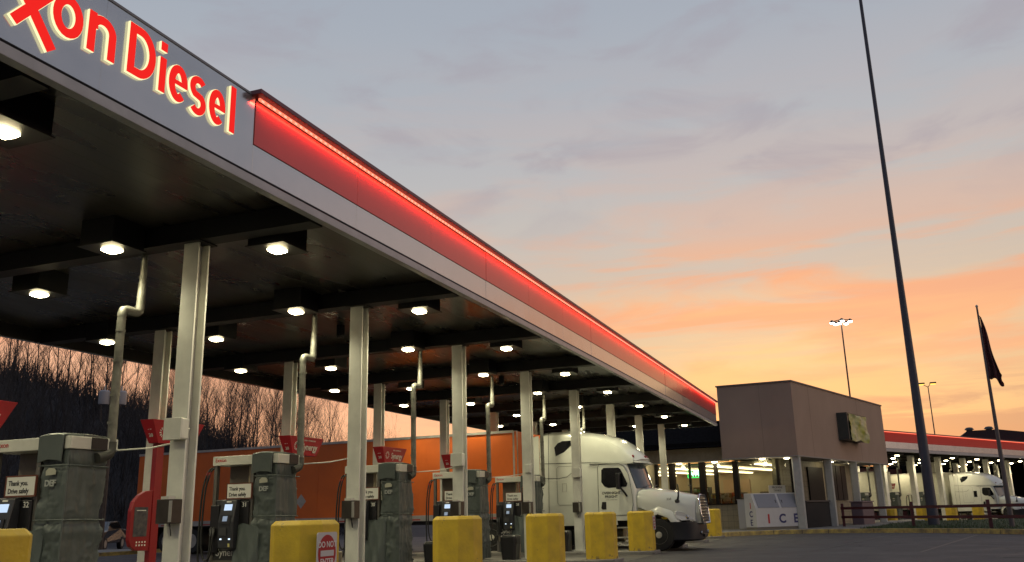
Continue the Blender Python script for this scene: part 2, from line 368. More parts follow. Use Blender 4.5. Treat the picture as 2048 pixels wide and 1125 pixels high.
def hbeam(X, Y, z0, z1, wx=.235, wy=.27, t=.035):
    m = MB(); m.box(X-wx/2, X-wx/2+t, Y-wy/2, Y+wy/2, z0, z1); m.box(X+wx/2-t, X+wx/2, Y-wy/2, Y+wy/2, z0, z1)
    m.box(X-wx/2+t+.001, X+wx/2-t-.001, Y-.015, Y+.015, z0, z1); return m
for k in range(-1, 8):
    for Y in (YC, YBK):
        X = X0+k*DX
        c = hbeam(X, Y, .1, 5.30, wx=.25 if Y < 10 else .23).build('column', STEELW, can, .006)
        MB().box(X-.2, X+.2, Y-.2, Y+.2, 5.301, 5.322).build('cap_plate', BEAM, c)
        MB().box(X-.2, X+.2, Y-.2, Y+.2, .102, .13).build('base_plate', STEELW, c)
# ------------------------------------------------------------------ canopy lamps
def make_lamp():
    t = thing('canopy_light', 'x', 'light')
    h = MB().box(-.31, .31, -.31, .31, .02, .41); h.build('housing', HOUS, t, .012)
    MB().box(-.335, .335, -.335, .335, 0, .018).build('trim_frame', HOUS, t, .003)
    q = []
    for (s_, z) in ((.120, .0), (.117, -.022), (.085, -.040), (.035, -.047)):
        q.append([(s_*cos(a+pi/4)*1.25*(1 if i % 2 == 0 else .8), s_*sin(a+pi/4)*1.25*(1 if i % 2 == 0 else .8), z) for i, a in enumerate([2*pi*j/8 for j in range(8)])])
    MB().loft(q).build('lens', LENS, t, smooth=50)
    return t
lamp0 = None; names_row = ['front row above the bollards', 'second row from the fascia', 'third row from the fascia', 'rearmost row by the back edge']
ordn = ['first', 'second', 'third', 'fourth', 'fifth', 'sixth', 'seventh', 'eighth', 'ninth']
near_ph = ['nearest the camera', 'counting from the camera']
for ri, (ly, lx) in enumerate(((7.83, 10.62), (9.98, 9.56), (13.1, 11.04), (15.4, 10.2))):
    ks = list(range(-1, 8))
    for n_, k in enumerate(ks):
        X = lx+k*4.657
        if X > CX1-.4: continue
        o = make_lamp() if lamp0 is None else copy_tree(lamp0)
        if lamp0 is None: lamp0 = o
        o.location = (X, ly, 5.235)
        o['label'] = 'lit square canopy lamp, %s from the left in the %s' % (ordn[n_], names_row[ri]); o['group'] = 'lamps under the near canopy'
        li = bpy.data.lights.new('lamp_light', 'SPOT'); li.energy = 165; li.color = (1, .93, .60); li.spot_size = radians(150); li.spot_blend = .7; li.shadow_soft_size = .12
        lo = bpy.data.objects.new('lamp_light', li); COL.objects.link(lo); lo.location = (X, ly, 5.10)

# ------------------------------------------------------------------ fascia lettering (channel letters with lit returns)
sign = thing('channel_letter_sign', 'red channel letters with glowing cream edges on grey canopy fascia', 'sign', (0, FY, 0))
LETF = emis('letter_red', (.95, .022, .018), .95)
LETS = emis('letter_edge', (1, .90, .50), 1.15)
def ribbon(path, w, closed=False):
    P = [Vector(p) for p in path]; n = len(P); Lf = []; Rt = []
    for i in range(n):
        a = P[i-1] if (i > 0 or closed) else None; b = P[(i+1) % n] if (i < n-1 or closed) else None
        if a is None: t = (b-P[i]).normalized(); nn = Vector((-t.y, t.x)); k = 1
        elif b is None: t = (P[i]-a).normalized(); nn = Vector((-t.y, t.x)); k = 1
        else:
            t1 = (P[i]-a).normalized(); t2 = (b-P[i]).normalized(); n1_ = Vector((-t1.y, t1.x)); n2_ = Vector((-t2.y, t2.x)); nn = (n1_+n2_).normalized(); k = 1/max(.35, nn.dot(n1_))
        Lf.append(P[i]+nn*w/2*k); Rt.append(P[i]-nn*w/2*k)
    return Lf, Rt
def letter(pieces, x, depth=.032):
    """pieces: (path, width, closed, lift)"""
    side = MB(); face = MB()
    for path, w, closed, lift in pieces:
        for mbx, ww, y0, y1 in ((side, w, -.006, -depth-lift), (face, w-.012, -depth-lift-.001, -depth-lift-.006)):
            path_ = [((px0+x)*1.0085-x, 1.32+(pz0-1.32)*1.0085) for px0, pz0 in path]
            Lf, Rt = ribbon(path_, ww, closed); n = len(Lf)
            vs = [(p.x+x, y0, p.y) for p in Lf]+[(p.x+x, y0, p.y) for p in Rt]+[(p.x+x, y1, p.y) for p in Lf]+[(p.x+x, y1, p.y) for p in Rt]
            fs = []
            for i in range(n if closed else n-1):
                j = (i+1) % n
                fs += [(i, j, n+j, n+i), (2*n+i, 3*n+i, 3*n+j, 2*n+j), (i, 2*n+i, 2*n+j, j), (n+i, n+j, 3*n+j, 3*n+i)]
            if not closed: fs += [(0, n, 3*n, 2*n), (n-1, 3*n-1, 4*n-1, 2*n-1)]
            mbx.add(vs, fs)
    l = side.build('letter', LETS, sign); face.build('face', LETF, l); return l
BL, XH, CP = 5.79, 6.215, 6.37
def arc(cx, cz, rx, rz, a0, a1, n=20): return [(cx+rx*cos(radians(a0+(a1-a0)*i/n)), cz+rz*sin(radians(a0+(a1-a0)*i/n))) for i in range(n+1)]
w = .104; xh = XH-BL; mz = (BL+XH)/2
def L_o(wd): return [(arc(wd/2, mz-.005, wd/2-w/2, xh/2-w/2+.01, 0, 345, 23), w, True, 0)]
def L_e(wd): return [(arc(wd/2, mz-.005, wd/2-w/2, xh/2-w/2+.01, 0, 312, 24), w, False, 0), ([(w*.9, mz+.0), (wd-.01, mz+.0)], w*.62, False, .003)]
def L_s(wd): return [(arc(wd/2, mz+xh*.20, wd/2-w*.42, xh*.235, 38, 235, 14)+arc(wd/2, mz-xh*.235, wd/2-w*.42, xh*.235, 55, -142, 14), w*.92, False, 0)]
def L_stem(h): return [([(w/2, BL), (w/2, h)], w, False, 0)]
letter([([(.05, BL+.045), (.05, CP-.045), ], w, False, 0), ([(.1, BL+.045), (.38, BL+.045)], w, False, .003), ([(.1, mz+.06), (.33, mz+.06)], w, False, .004), ([(.1, CP-.045), (.38, CP-.045)], w, False, .005)], 3.85)
letter([([(.02, XH), (.36, BL)], w, False, 0), ([(.36, XH), (.0, BL)], w, False, .004)], 4.40)
letter([([(-.28, 6.42), (.42, 5.565)], .125, False, 0), ([(.43, XH), (.00, 5.66)], .112, False, .004)], 4.94)
letter(L_o(.36), 5.32)
letter([([(w/2, BL), (w/2, XH)], w, False, 0), ([(w/2+.02, XH-.17)]+arc(.18, XH-.165, .125, .12, 155, 0, 10)+[(.305, BL)], w, False, .004)], 5.73)
letter([([(w/2, BL+w/2), (w/2, CP-w/2)]+[(.13, CP-w/2)]+arc(.16, (BL+CP)/2, .18, (CP-BL)/2-w/2, 90, -90, 18)+[(.13, BL+w/2)], w, True, 0)], 6.245)
letter([([(w/2, BL), (w/2, 6.19)], w, False, 0), ([(w/2, 6.27), (w/2, CP)], w, False, 0)], 6.69)
letter(L_e(.30), 6.835); letter(L_s(.275), 7.165); letter(L_e(.29), 7.485); letter(L_stem(CP+.01), 7.85)
# ------------------------------------------------------------------ islands and bollards
def oct_(cx, cy, h, c): return [(cx-h+c, cy-h), (cx+h-c, cy-h), (cx+h, cy-h+c), (cx+h, cy+h-c), (cx+h-c, cy+h), (cx-h+c, cy+h), (cx-h, cy+h-c), (cx-h, cy-h+c)]
def make_bollard(sz=.39, H=1.30):
    b = MB(); secs = []
    for s_, z in ((sz, 0), (sz, H-.055), (sz-.055, H)): secs.append([(x, y, z) for x, y in oct_(0, 0, s_, .20*s_/sz)])
    b.loft(secs); return b.build('bollard', YEL, None, .010)
bdesc = {-1: 'thick yellow bollard cut off at the left edge of the photo', 0: 'thick yellow bollard with large DO NOT ENTER sign, nearest column left of it', 1: 'thick yellow bollard right of the 30 dispenser column, no sign',
         2: 'thick yellow bollard between the dark bins and the truck sleeper', 3: 'thick yellow bollard below the truck door lettering', 4: 'thick yellow bollard with small red and white sign beside the truck wheel',
         5: 'thick yellow bollard hidden behind the truck hood', 6: 'thick yellow bollard just beyond the truck grille', 7: 'thick yellow bollard right of the truck grille, before the shop wall'}
ISL = -.33
first = None
for k in range(-1, 8):
    X = X0+k*DX
    if k >= 0 or True:
        m = MB(); pts = []
        hw = .72
        pts = [(X+ISL-hw, YB-.1), (X+ISL-hw+.25, YB-.5), (X+ISL+hw-.25, YB-.5), (X+ISL+hw, YB-.1), (X+ISL+hw, 14.3), (X+ISL+hw-.25, 14.6), (X+ISL-hw+.25, 14.6), (X+ISL-hw, 14.3)]
        m.prism(pts, lambda a, b, c: (a, b, c), -.02, .10); tag(m.build('pump_island', CONC, None, .02), kind='structure')
    if k in (5, 6): pass
    o = make_bollard() if first is None else first.copy()
    if first is None: first = o
    else: COL.objects.link(o)
    bx = X+ISL+(.26 if k < 3 else .13)
    o.location = (bx, YB, .0); tag(o, bdesc[k], 'bollard', 'yellow bollards at the front of the islands')
def dne(cx, cy, cz, w_, h_, label):
    t = thing('do_not_enter_sign', label, 'sign', (cx, cy, cz))
    MB().prism([(-w_/2+.02, -h_/2), (w_/2-.02, -h_/2), (w_/2, -h_/2+.02), (w_/2, h_/2-.02), (w_/2-.02, h_/2), (-w_/2+.02, h_/2), (-w_/2, h_/2-.02), (-w_/2, -h_/2+.02)], lambda a, b, c: (a, c, b), 0, -.008).build('plate', mat('sign_white', (.55, .55, .55), .4), t)
    MB().prism([(w_*.44*cos(2*pi*i/40), h_*.44*sin(2*pi*i/40)) for i in range(40)], lambda a, b, c: (a, c, b), -.009, -.011).build('disc', REDS, t)
    box('bar', mat('sign_white', (.55, .55, .55), .4), t, -w_*.33, w_*.33, -.014, -.0115, -h_*.075, h_*.065)
    text('DO NOT', (0, -.012, h_*.14), FRONT, w_*.225, INKW, t, off=.004*w_); text('ENTER', (0, -.012, -h_*.27), FRONT, w_*.225, INKW, t, off=.004*w_)
    return t
dne(X0+ISL+.26-.10, YB-.392, .90, .45, .50, 'white plate with red DO NOT ENTER oval on the large yellow bollard')
dne(X0+4*DX+ISL+.13+.12, YB-.392, .93, .34, .42, 'small red and white DO NOT ENTER plate on bollard beside truck wheel')
# ------------------------------------------------------------------ fuel dispensers, covered units, pipes
def lift(o, y):  # helper for local offsets
    o.location.y += y; return o
def make_dispenser(num):
    t = thing('fuel_dispenser', 'x', 'fuel pump')
    ya, yb = 9.955-YC, 11.42-YC
    h = box('header', WHT, t, -.93, -.10, ya, yb, 2.32, 2.49, .01)
    text('Exxon', (-.932, yb-.06, 2.385), LANE, .10, INKR, h, align='LEFT', off=.001)
    box('end_panel', BLK, h, -.58, -.30, ya-.012, ya-.001, 2.325, 2.486)
    box('roof_cap', DGR, h, -.62, -.28, ya+.1, ya+.5, 2.491, 2.53)
    for yy in (10.55-YC, 11.38-YC): box('post', mat('brushed_post', (.16, .15, .135), .4, metal=.4), t, -.90, -.82, yy-.05, yy+.02, .12, 2.32)
    box('rear_panel', TAN, t, -.56, -.50, 10.86-YC, 11.30-YC, 1.45, 2.32)
    box('light_strip', mat('cream_strip', (.5, .42, .27), .5), t, -.62, -.575, 10.76-YC, 10.82-YC, 1.45, 2.32)
    c = box('cabinet', DGR, t, -.88, -.12, 10.52-YC, 11.42-YC, .12, 1.70, .015)
    box('kick_plate', TAN, c, -.90, -.885, 10.56-YC, 11.38-YC, .45, .62)
    box('side_door', BLK, t, -.94, -.885, 10.55-YC, 10.80-YC, .75, 1.66, .012)
    box('side_door', BLK, t, -.94, -.885, 11.20-YC, 11.40-YC, .75, 1.60, .012)
    s_ = box('courtesy_sign', INKW, t, -.955, -.935, 10.50-YC, 11.03-YC, 1.72, 1.97, .003)
    fr = MB()
    for (a, b, c0, d0) in ((10.49, 11.04, 1.972, 1.988), (10.49, 11.04, 1.702, 1.718), (10.482, 10.497, 1.702, 1.988), (11.033, 11.048, 1.702, 1.988)): fr.box(-.96, -.93, a-YC, b-YC, c0, d0)
    fr.build('sign_frame', mat('rust_frame', (.16, .05, .03), .6), s_)
    text('Thank you.', (-.957, 10.99-YC, 1.855), LANE, .095, INKD, s_, align='LEFT', off=.0015, sx=.85)
    text('Drive safely', (-.957, 10.99-YC, 1.75), LANE, .095, INKD, s_, align='LEFT', off=.0015, sx=.85)
    # control head
    hd = MB().prism([(-.945, .80), (-1.10, .84), (-1.12, 1.30), (-1.04, 1.68), (-.945, 1.70)], lambda a, b, c: (a, c-.10, b), 10.84-YC, 11.17-YC).build('control_head', mat('head_grey', (.028, .03, .036), .35), t, .012)
    def onhead(z): return -1.12+(z-1.30)*.08/.38 if z > 1.3 else -1.12+(1.3-z)*.02/.46
    def panel(nm, m, y0, y1, z0, z1, p=.006):
        y0 -= .10; y1 -= .10; q = MB(); a, b = onhead(z0)-p, onhead(z1)-p
        q.add([(a, y0-YC, z0), (a, y1-YC, z0), (b, y1-YC, z1), (b, y0-YC, z1), (a+.004, y0-YC, z0), (a+.004, y1-YC, z0), (b+.004, y1-YC, z1), (b+.004, y0-YC, z1)], [(0, 1, 2, 3), (7, 6, 5, 4), (0, 4, 5, 1), (2, 6, 7, 3), (1, 5, 6, 2), (0, 3, 7, 4)])
        return q.build(nm, m, hd)
    panel('screen', SCRN, 10.91, 11.08, 1.50, 1.61); 
    panel('oval_logo', INKW, 10.95, 11.05, 1.64, 1.665)
    panel('card_reader', BLK, 10.90, 11.12, 1.26, 1.42, .02); panel('small_screen', mat('dim_screen', (.1, .12, .14), .3, emit=(.5, .65, .9), estr=.35), 10.96, 11.06, 1.31, 1.40, .026)
    panel('keypad', DGR, 10.97, 11.13, 1.06, 1.20, .02)
    panel('button', SCRD, 10.89, 10.93, .985, 1.01); panel('button', SCRD, 11.08, 11.12, .985, 1.01); panel('sticker', mat('sticker', (.6, .55, .2), .5), 10.90, 10.94, .86, .92)
    text(num, (-.943, 10.64-YC, 1.56), LANE, .11, INKW, t, name='pump_number', off=.001)
    text('Synergy', (-.90, 10.98-YC, .70), LANE, .18, INKW, t, off=.001)
    for yy, sag in ((11.47, .75), (11.53, .55)):
        hp = [(-.75, yy-YC, 2.30), (-.9, yy-YC, 2.22), (-1.0, yy+.02-YC, 1.9), (-1.02, yy+.04-YC, 1.3), (-1.03, yy+.02-YC, sag+.1), (-1.05, yy-.08-YC, sag-.12), (-1.06, yy-.2-YC, sag-.05), (-1.03, yy-.22-YC, sag+.25), (-.99, yy-.2-YC, 1.05)]
        hp2 = []
        for i in range(len(hp)-1):
            p0, p1, p2, p3 = [Vector(hp[max(0, min(len(hp)-1, i+j))]) for j in (-1, 0, 1, 2)]
            for q in range(4):
                tt = q/4; hp2.append(.5*((2*p1)+(-p0+p2)*tt+(2*p0-5*p1+4*p2-p3)*tt*tt+(-p0+3*p1-3*p2+p3)*tt**3))
        hp2.append(Vector(hp[-1])); ho = MB().tube(hp2, .018, 7).build('hose', RUB, t, smooth=60)
        MB().tube([hp[-1], (-.97, yy-.19-YC, 1.16), (-.93, yy-.17-YC, 1.2)], [.022, .035, .02], 7).build('nozzle', DGR, ho, smooth=60)
        MB().tube([(-.915, yy-YC, 2.21), (-.96, yy+.02-YC, 2.04)], .022, 7).build('hose_sleeve', REDB, ho)
    return t
def make_cover(seed):
    t = thing('covered_pump', 'x', 'covered pump'); R = random.Random(seed)
    x0, x1, y0, y1 = -.90, -.27, 9.99-YC, 10.47-YC
    nz = 84; secs = []; per = []
    nxs, nys = 20, 15
    for i in range(nxs): per.append((i/nxs, 0))
    for i in range(nys): per.append((1, i/nys))
    for i in range(nxs): per.append((1-i/nxs, 1))
    for i in range(nys): per.append((0, 1-i/nys))
    ph = [R.uniform(0, 6.28) for _ in range(12)]
    for j in range(nz+1):
        f = j/nz; z = .14+f*2.17; grow = .0+.05*max(0, (.5-f))*1.2
        pinch = -.018*math.exp(-((f-.56)/.02)**2) + .022*math.exp(-((f-.50)/.03)**2) - .02*math.exp(-((f-.90)/.02)**2)
        q = []
        for i, (a, b) in enumerate(per):
            cx, cy = (x0+x1)/2, (y0+y1)/2
            X = x0+(x1-x0)*a; Y = y0+(y1-y0)*b
            s = i/len(per)*2*pi
            wv = .020*sin(5*s+ph[0]+3*f)+.013*sin(11*s+ph[1]-7*f+2*sin(4*f+ph[2]))+.010*sin(17*s+9*f*(1+.3*sin(s))+ph[3])+.008*sin(23*f+3*s+ph[4])
            q3 = Vector((X*3.2+seed, Y*3.2+z*.5, z*1.7)); q3 += Vector((NZ.noise(q3*.9), 0, NZ.noise(q3*1.1+Vector((3, 1, 7)))))*.9
            cr1 = max(0, 1-abs(NZ.noise(q3*1.5))*6)**2; cr2 = max(0, 1-abs(NZ.noise(q3*3.1+Vector((9, 2, 4))))*6)**2
            wv = wv*.55 + NZ.noise(q3*1.2)*.030 + .026*cr1*(1.3 if f < .55 else .7) + .012*cr2
            k = 1+(grow+pinch+wv)/.32
            q.append((cx+(X-cx)*k, cy+(Y-cy)*k, z+.012*sin(3*s+ph[5])*(1-f)))
        secs.append(q)
    # domed top
    for dz, k in ():
        q = []
        for (x, y, z) in secs[nz]: cx, cy = (x0+x1)/2, (y0+y1)/2; q.append((cx+(x-cx)*k, cy+(y-cy)*k, 2.43+dz+.008*sin(9*x)))
        secs.append(q)
    cov = MB().loft(secs).build('cover', TARP, t, smooth=70)
    # folded patch + seam flap
    text('DEF', (x0-.045, 10.24-YC, 1.83), LANE, .115, mat('ink_grey', (.36, .38, .37), .6), cov, off=.004, ext=.004)
    MB().prism([(-.085, 0), (.085, .01), (.09, .06), (.05, .095), (-.04, .10), (-.09, .06)], lambda a, b, c: (x0-.047+c, 10.24-YC-a, 1.97+b), 0, -.006).build('patch', mat('patch_pale', (.42, .42, .34), .6), cov)
    bx_ = MB()
    for zz in (1.23, 1.78): pass
    # hood over the header (draped)
    hd = MB(); hs = []
    for (yy, dz) in ((10.06, 0), (10.12, .012), (10.32, .02), (10.50, .0)):
        hs.append([(-.965, yy-YC, 2.14+dz*2), (-.972, yy-YC, 2.50+dz), (-.90, yy-YC, 2.525+dz), (-.5, yy-YC, 2.535+dz), (-.16, yy-YC, 2.52+dz), (-.15, yy-YC, 2.497), (-.94, yy-YC, 2.497), (-.950, yy-YC, 2.14+dz*2)])
    hd.loft(hs).build('cover_hood', TARP, t, .006, smooth=50)
    # lower flap bunched at the lane side
    fp = MB(); fs_ = []
    for j in range(13):
        f = j/12; z = .12+1.12*f; q = []
        for i in range(14):
            a = i/13; yy = 10.30+.55*a; dep = (.16+.05*sin(9*a+5*f+ph[6])+.03*sin(19*a-8*f+ph[7]))*(1-.55*f)*sin(pi*min(1, max(0, a*.94+.03)))**.4
            q.append((-.90-dep, yy-YC, z+.03*sin(8*a+ph[8])*f))
        q += [(-.885, yy2-YC, z) for yy2 in (10.85, 10.3)]; fs_.append(q)
    fp.loft(fs_).build('cover_flap', TARP, t, smooth=60)
    for zz in (1.385, 2.10):
        MB().tube([(x0-.05, y1, zz), (x0-.048, y0-.03, zz), (x1+.03, y0-.03, zz-.01)], .011, 5).build('piping', TARP, cov)
    MB().tube([(x0-.035, y0-.022, 2.28), (x0-.04, y0-.03, 1.4), (x0-.05, y0-.05, .3)], .012, 5).build('piping', TARP, cov)
    return t
def make_pipe():
    t = thing('vent_pipe', 'x', 'pipe'); y = 9.98-YC
    # local x origin = column X
    up = MB().tube([(.14, y, 5.64), (.135, y, 5.1), (.125, y, 4.62), (.12, y, 4.47)], [.045, .05, .062, .066], 10).build('upper_pipe', PIPE, t, smooth=50)
    MB().tube([(.12, y, 4.50), (.115, y, 4.43), (.08, y, 4.40), (-.06, y, 4.40), (-.15, y, 4.40), (-.20, y, 4.385), (-.22, y, 4.33), (-.22, y, 4.28)], .065, 10).build('offset_bend', PIPE, t, smooth=50)
    lw = MB().tube([(-.22, y, 4.30), (-.215, y, 3.4), (-.20, y, 2.42)], .062, 10).build('lower_pipe', PIPE, t, smooth=50)
    MB().tube([(-.20, y, 2.45), (-.20, y, 2.33), (-.24, y-.01, 2.27), (-.34, y-.02, 2.235), (-.46, y-.02, 2.21)], .072, 10).build('elbow', mat('dark_elbow', (.05, .05, .045), .6, var=.3), t, smooth=50)
    for z in (4.95, 4.05, 3.6, 3.1, 2.7):
        xx = .13 if z > 4.5 else -.215
        MB().tube([(xx, y, z), (xx, y, z+.035)], .071 if z < 4.5 else .058, 10).build('coupling', PIPE, up if z > 4.5 else lw)
    MB().tube([(-.16, y-.03, 2.33), (.02, y-.5, 2.35), (.0, y-.95, 2.40), (-.04, y-1.08, 2.50), (-.05, -.12, 2.58)], .012, 6).build('cable', WHT, t, smooth=60)
    return t
plab = ['dark fuel dispenser numbered 32 under white header at the far left', 'dark fuel dispenser numbered 31 left of the first column with a full view', 'dark fuel dispenser numbered 30 mostly behind the second near column',
        'dark fuel dispenser numbered 29 just left of the third near column', 'dark fuel dispenser numbered 28 in front of the orange trailer nose', 'dark fuel dispenser numbered 27 behind the truck cab']
clab = ['green tarp covered pump marked DEF, largest, left of the red kiosk', 'green tarp covered pump marked DEF just left of the placard on the trailer', 'green tarp covered pump marked DEF between second and third near columns',
        'green tarp covered pump right of the third near column', 'green tarp covered pump between trailer nose and sleeper, fourth near column', 'green tarp covered pump behind the truck cab']
nth = ['nearest', 'second', 'third', 'fourth', 'fifth', 'sixth', 'seventh', 'eighth']
pipe0 = None
for k in range(0, 6):
    X = X0+k*DX
    if k == 0: d0 = make_dispenser('32'); dd_ = d0
    else:
        dd_ = copy_tree(d0)
        for ch in [c for c in bpy.data.objects if c.parent == dd_ and c.name.startswith('pump_number')]: bpy.data.objects.remove(ch)
        text(str(32-k), (-.943, 10.64-YC, 1.56), LANE, .11, INKW, dd_, name='pump_number', off=.001)
    dd_.location = (X, YC, 0); tag(dd_, plab[k], 'fuel pump', 'diesel dispensers on the islands')
    c = make_cover(k*7+3); c.location = (X, YC, 0); tag(c, clab[k], 'covered pump', 'tarp covered pumps on the islands')
    p = make_pipe() if pipe0 is None else copy_tree(pipe0)
    if pipe0 is None: pipe0 = p
    p.location = (X, YC, 0); tag(p, 'galvanised offset pipe rising from covered pump to soffit, %s from the left' % nth[k].replace('nearest', 'first'), 'pipe', 'pipes from covered pumps to the soffit')
    # towel box, squeegee bins, junction boxes on the front columns
    t = thing('towel_dispenser', 'brown metal towel dispenser box on the %s front column' % nth[k], 'towel dispenser', (X-.13, YC-.02, 1.30), group='towel boxes on the front columns')
    tb = MB(); tb.box(-.20, -.003, -.14, .12, 0, .006); tb.box(-.20, -.003, -.14, .12, .314, .32); tb.box(-.20, -.195, -.14, .12, .0062, .3138); tb.box(-.1948, -.003, .112, .12, .0062, .3138); tb.box(-.1948, -.003, -.14, -.132, .0062, .3138)
    tb.build('box', mat('bronze_box', (.05, .042, .035), .4, metal=.3, var=.3), t, .002)
    box('roll', mat('paper', (.55, .53, .48), .8), t, -.17, -.04, -.05, .08, .3202, .36); box('lip', ALU, t, -.2015, -.2002, -.145, -.09, .02, .30)
    MB().tube([(-.1, -.03, -.002), (-.09, -.05, -.09), (-.06, -.03, -.16), (-.03, 0, -.12), (-.04, .02, -.002)], .008, 5).build('chain', DGR, t)
    if k in (0, 2, 3, 4):
        j = thing('junction_box', 'pale grey junction box strapped to the %s front column' % nth[k], 'junction box', (X-.05, YC-.02, 2.42), group='junction boxes on the front columns')
        if k != 3:
            box('body', WHT, j, -.24, -.08, -.17, .12, 0, .29, .02); box('lid', WHT, j, -.256, -.241, -.175, .125, -.005, .295, .006)
        else:
            box('body', WHT, j, -.16, -.08, -.10, .06, 0, .22, .01)
def spk(x, y, label):
    t = thing('soffit_speaker', label, 'speaker', (x, y, 5.36)); box('body', BLK, t, -.07, .07, -.07, .07, .02, .28, .01); box('bracket', DGR, t, -.03, .03, -.03, .03, .281, .33); box('horn', DGR, t, -.09, .05, -.05, .05, -.03, .019, .008)
spk(17.3, 10.9, 'small dark box hanging from the soffit left of the second near column'); spk(26.5, 10.6, 'small dark box hanging from the soffit beyond the third near column')
# black trash bins by dispensers
def bin_(x, y, label, s=1):
    t = thing('trash_bin', label, 'bin', (x, y, .1), group='dark bins on the islands')
    secs = []
    for q_, z in ((.20, 0), (.235, .55), (.235, .60), (.20, .645)): secs.append([(a, b, z) for a, b in oct_(0, 0, q_*s, .06)])
    MB().loft(secs).build('body', BLK, t, .01); box('flap', mat('flap', (.03, .03, .03), .5), t, -.14, .14, -.245, -.238, .40, .55)
    box('service_unit', mat('beige_unit', (.3, .26, .2), .6), t, .25, .50, -.12, .2, 0, .62, .02)
    return t
bin_(X0+DX*1+2.86+.0, 9.4, 'x'); 
for o in list(bpy.data.objects):
    if o.name.startswith('trash_bin'): o['label'] = 'dark bin beside pump cover between the first two signed bollards'; o.location = (X0+2*DX-1.15+.75, 9.3, .1)
bin_(X0+3*DX-.40, 9.3, 'dark bin with beige unit between second and third yellow bollards')
bin_(X0+4*DX-.40, 9.3, 'dark bin at the foot of the column before the truck door')
bin_(X0+1*DX-.40, 9.3, 'dark bin low behind the large signed bollard')
# toppers on the back columns
def make_topper():
    t = thing('topper_sign', 'x', 'sign')
    def sec(z, hx, y0, y1): return [(-hx, y0, z), (hx, y0, z), (hx+.0, y1, z), (-hx, y1, z)]
    MB().loft([sec(0, .52, -.14, .10), sec(.46, .76, -.20, .14)]).build('housing', REDS, t, .006)
    text('Synergy', (.12, -.185, .13), ((1, 0, 0), (0, -.06, .46)), .24, INKW, t, off=.003, sx=.9)
    text('DIESEL TECHNOLOGY', (.12, -.205, .355), ((1, 0, 0), (0, -.06, .46)), .05, INKW, t)
    ring = MB()
    for q in range(12):
        a = 2*pi*q/12; b = a+.12
        pts = [(-.42+rr*cos(aa), .22+rr*sin(aa)) for rr, aa in ((.06, a), (.11, a+.05), (.11, b+.15), (.06, b+.18))]
        ring.prism(pts, lambda x, z, c: (x, -.1435-.13*z-c, z), .001, .004)
    ring.build('emblem', INKW, t)
    return t
tl = ['red tapered sign cut off at the left edge of the photo', 'red tapered sign above the kiosk, partly behind the nearest column', 'red tapered sign reading Synergy above the trailer roof left of the second near column',
      'red tapered sign reading Synergy in front of the trailer, behind a pipe', 'small red tapered sign behind the third near column', 'red tapered sign hidden behind the truck sleeper']
tp0 = None
for k in range(0, 6):
    o = make_topper() if tp0 is None else copy_tree(tp0)
    if tp0 is None: tp0 = o
    o.location = (X0+k*DX+.12, YBK-.30, 2.88); tag(o, tl[k], 'sign', 'red toppers on the rear columns')
    for zz, s_ in ((.26, str(31-k)), (.12, str(30-k))): text(s_, (-.655-(.26-zz)*-.0 if zz > .2 else -.60, -.03, zz), ((0, -1, 0), (-.2, 0, .46)), .11, INKW, o, name='lettering')
# red pay kiosk on the second rear column
kx = X0+DX
kk = thing('red_kiosk', 'tall red kiosk fin with dark poster on a rear column, right of largest pump cover', 'kiosk', (kx-.22, YBK-.3, 0))
box('spine', REDB, kk, -.06, .14, -.02, .10, .1, 3.0, .01)
fin = [(-.06, .78), (-.42, .80), (-.55, .88), (-.60, 1.0), (-.60, 1.55), (-.55, 1.72), (-.42, 1.85), (-.25, 1.93), (-.06, 1.95)]
MB().prism(fin, lambda a, b, c: (a-.002, c, b), .0, .09).build('fin', REDB, kk, .01)
box('poster', mat('poster', (.02, .022, .035), .3, var=.8, scale=9, c2=(.10, .09, .09)), kk, -.52, -.16, -.006, -.001, 1.06, 1.62)
box('tag', INKW, kk, -.46, -.22, -.0095, -.0065, 1.55, 1.565)
for r_ in range(2):
    for c_ in range(4): box('button', INKW, kk, -.42+c_*.075, -.39+c_*.075, -.004, -.001, .88+r_*.06, .91+r_*.06)
# white side sign with red mark on second front column
ws = thing('panel_sign', 'pale rounded panel with red chain mark right of the second near column', 'sign', (X0+DX+.42, YC+.25, .1))
box('panel', mat('cream_panel', (.55, .5, .38), .5), ws, -.17, .17, 0, .06, .75, 1.42, .03)
for zz in (.95, 1.06, 1.17):
    MB().tube([(.02+.035*cos(a), -.006, zz+.045*sin(a)) for a in [2*pi*i/12 for i in range(13)]], .012, 5).build('mark', INKR, ws)
box('stand', DGR, ws, -.03, .03, .0, .05, 0, .745)
for X in (X0+3*DX,):
    pass

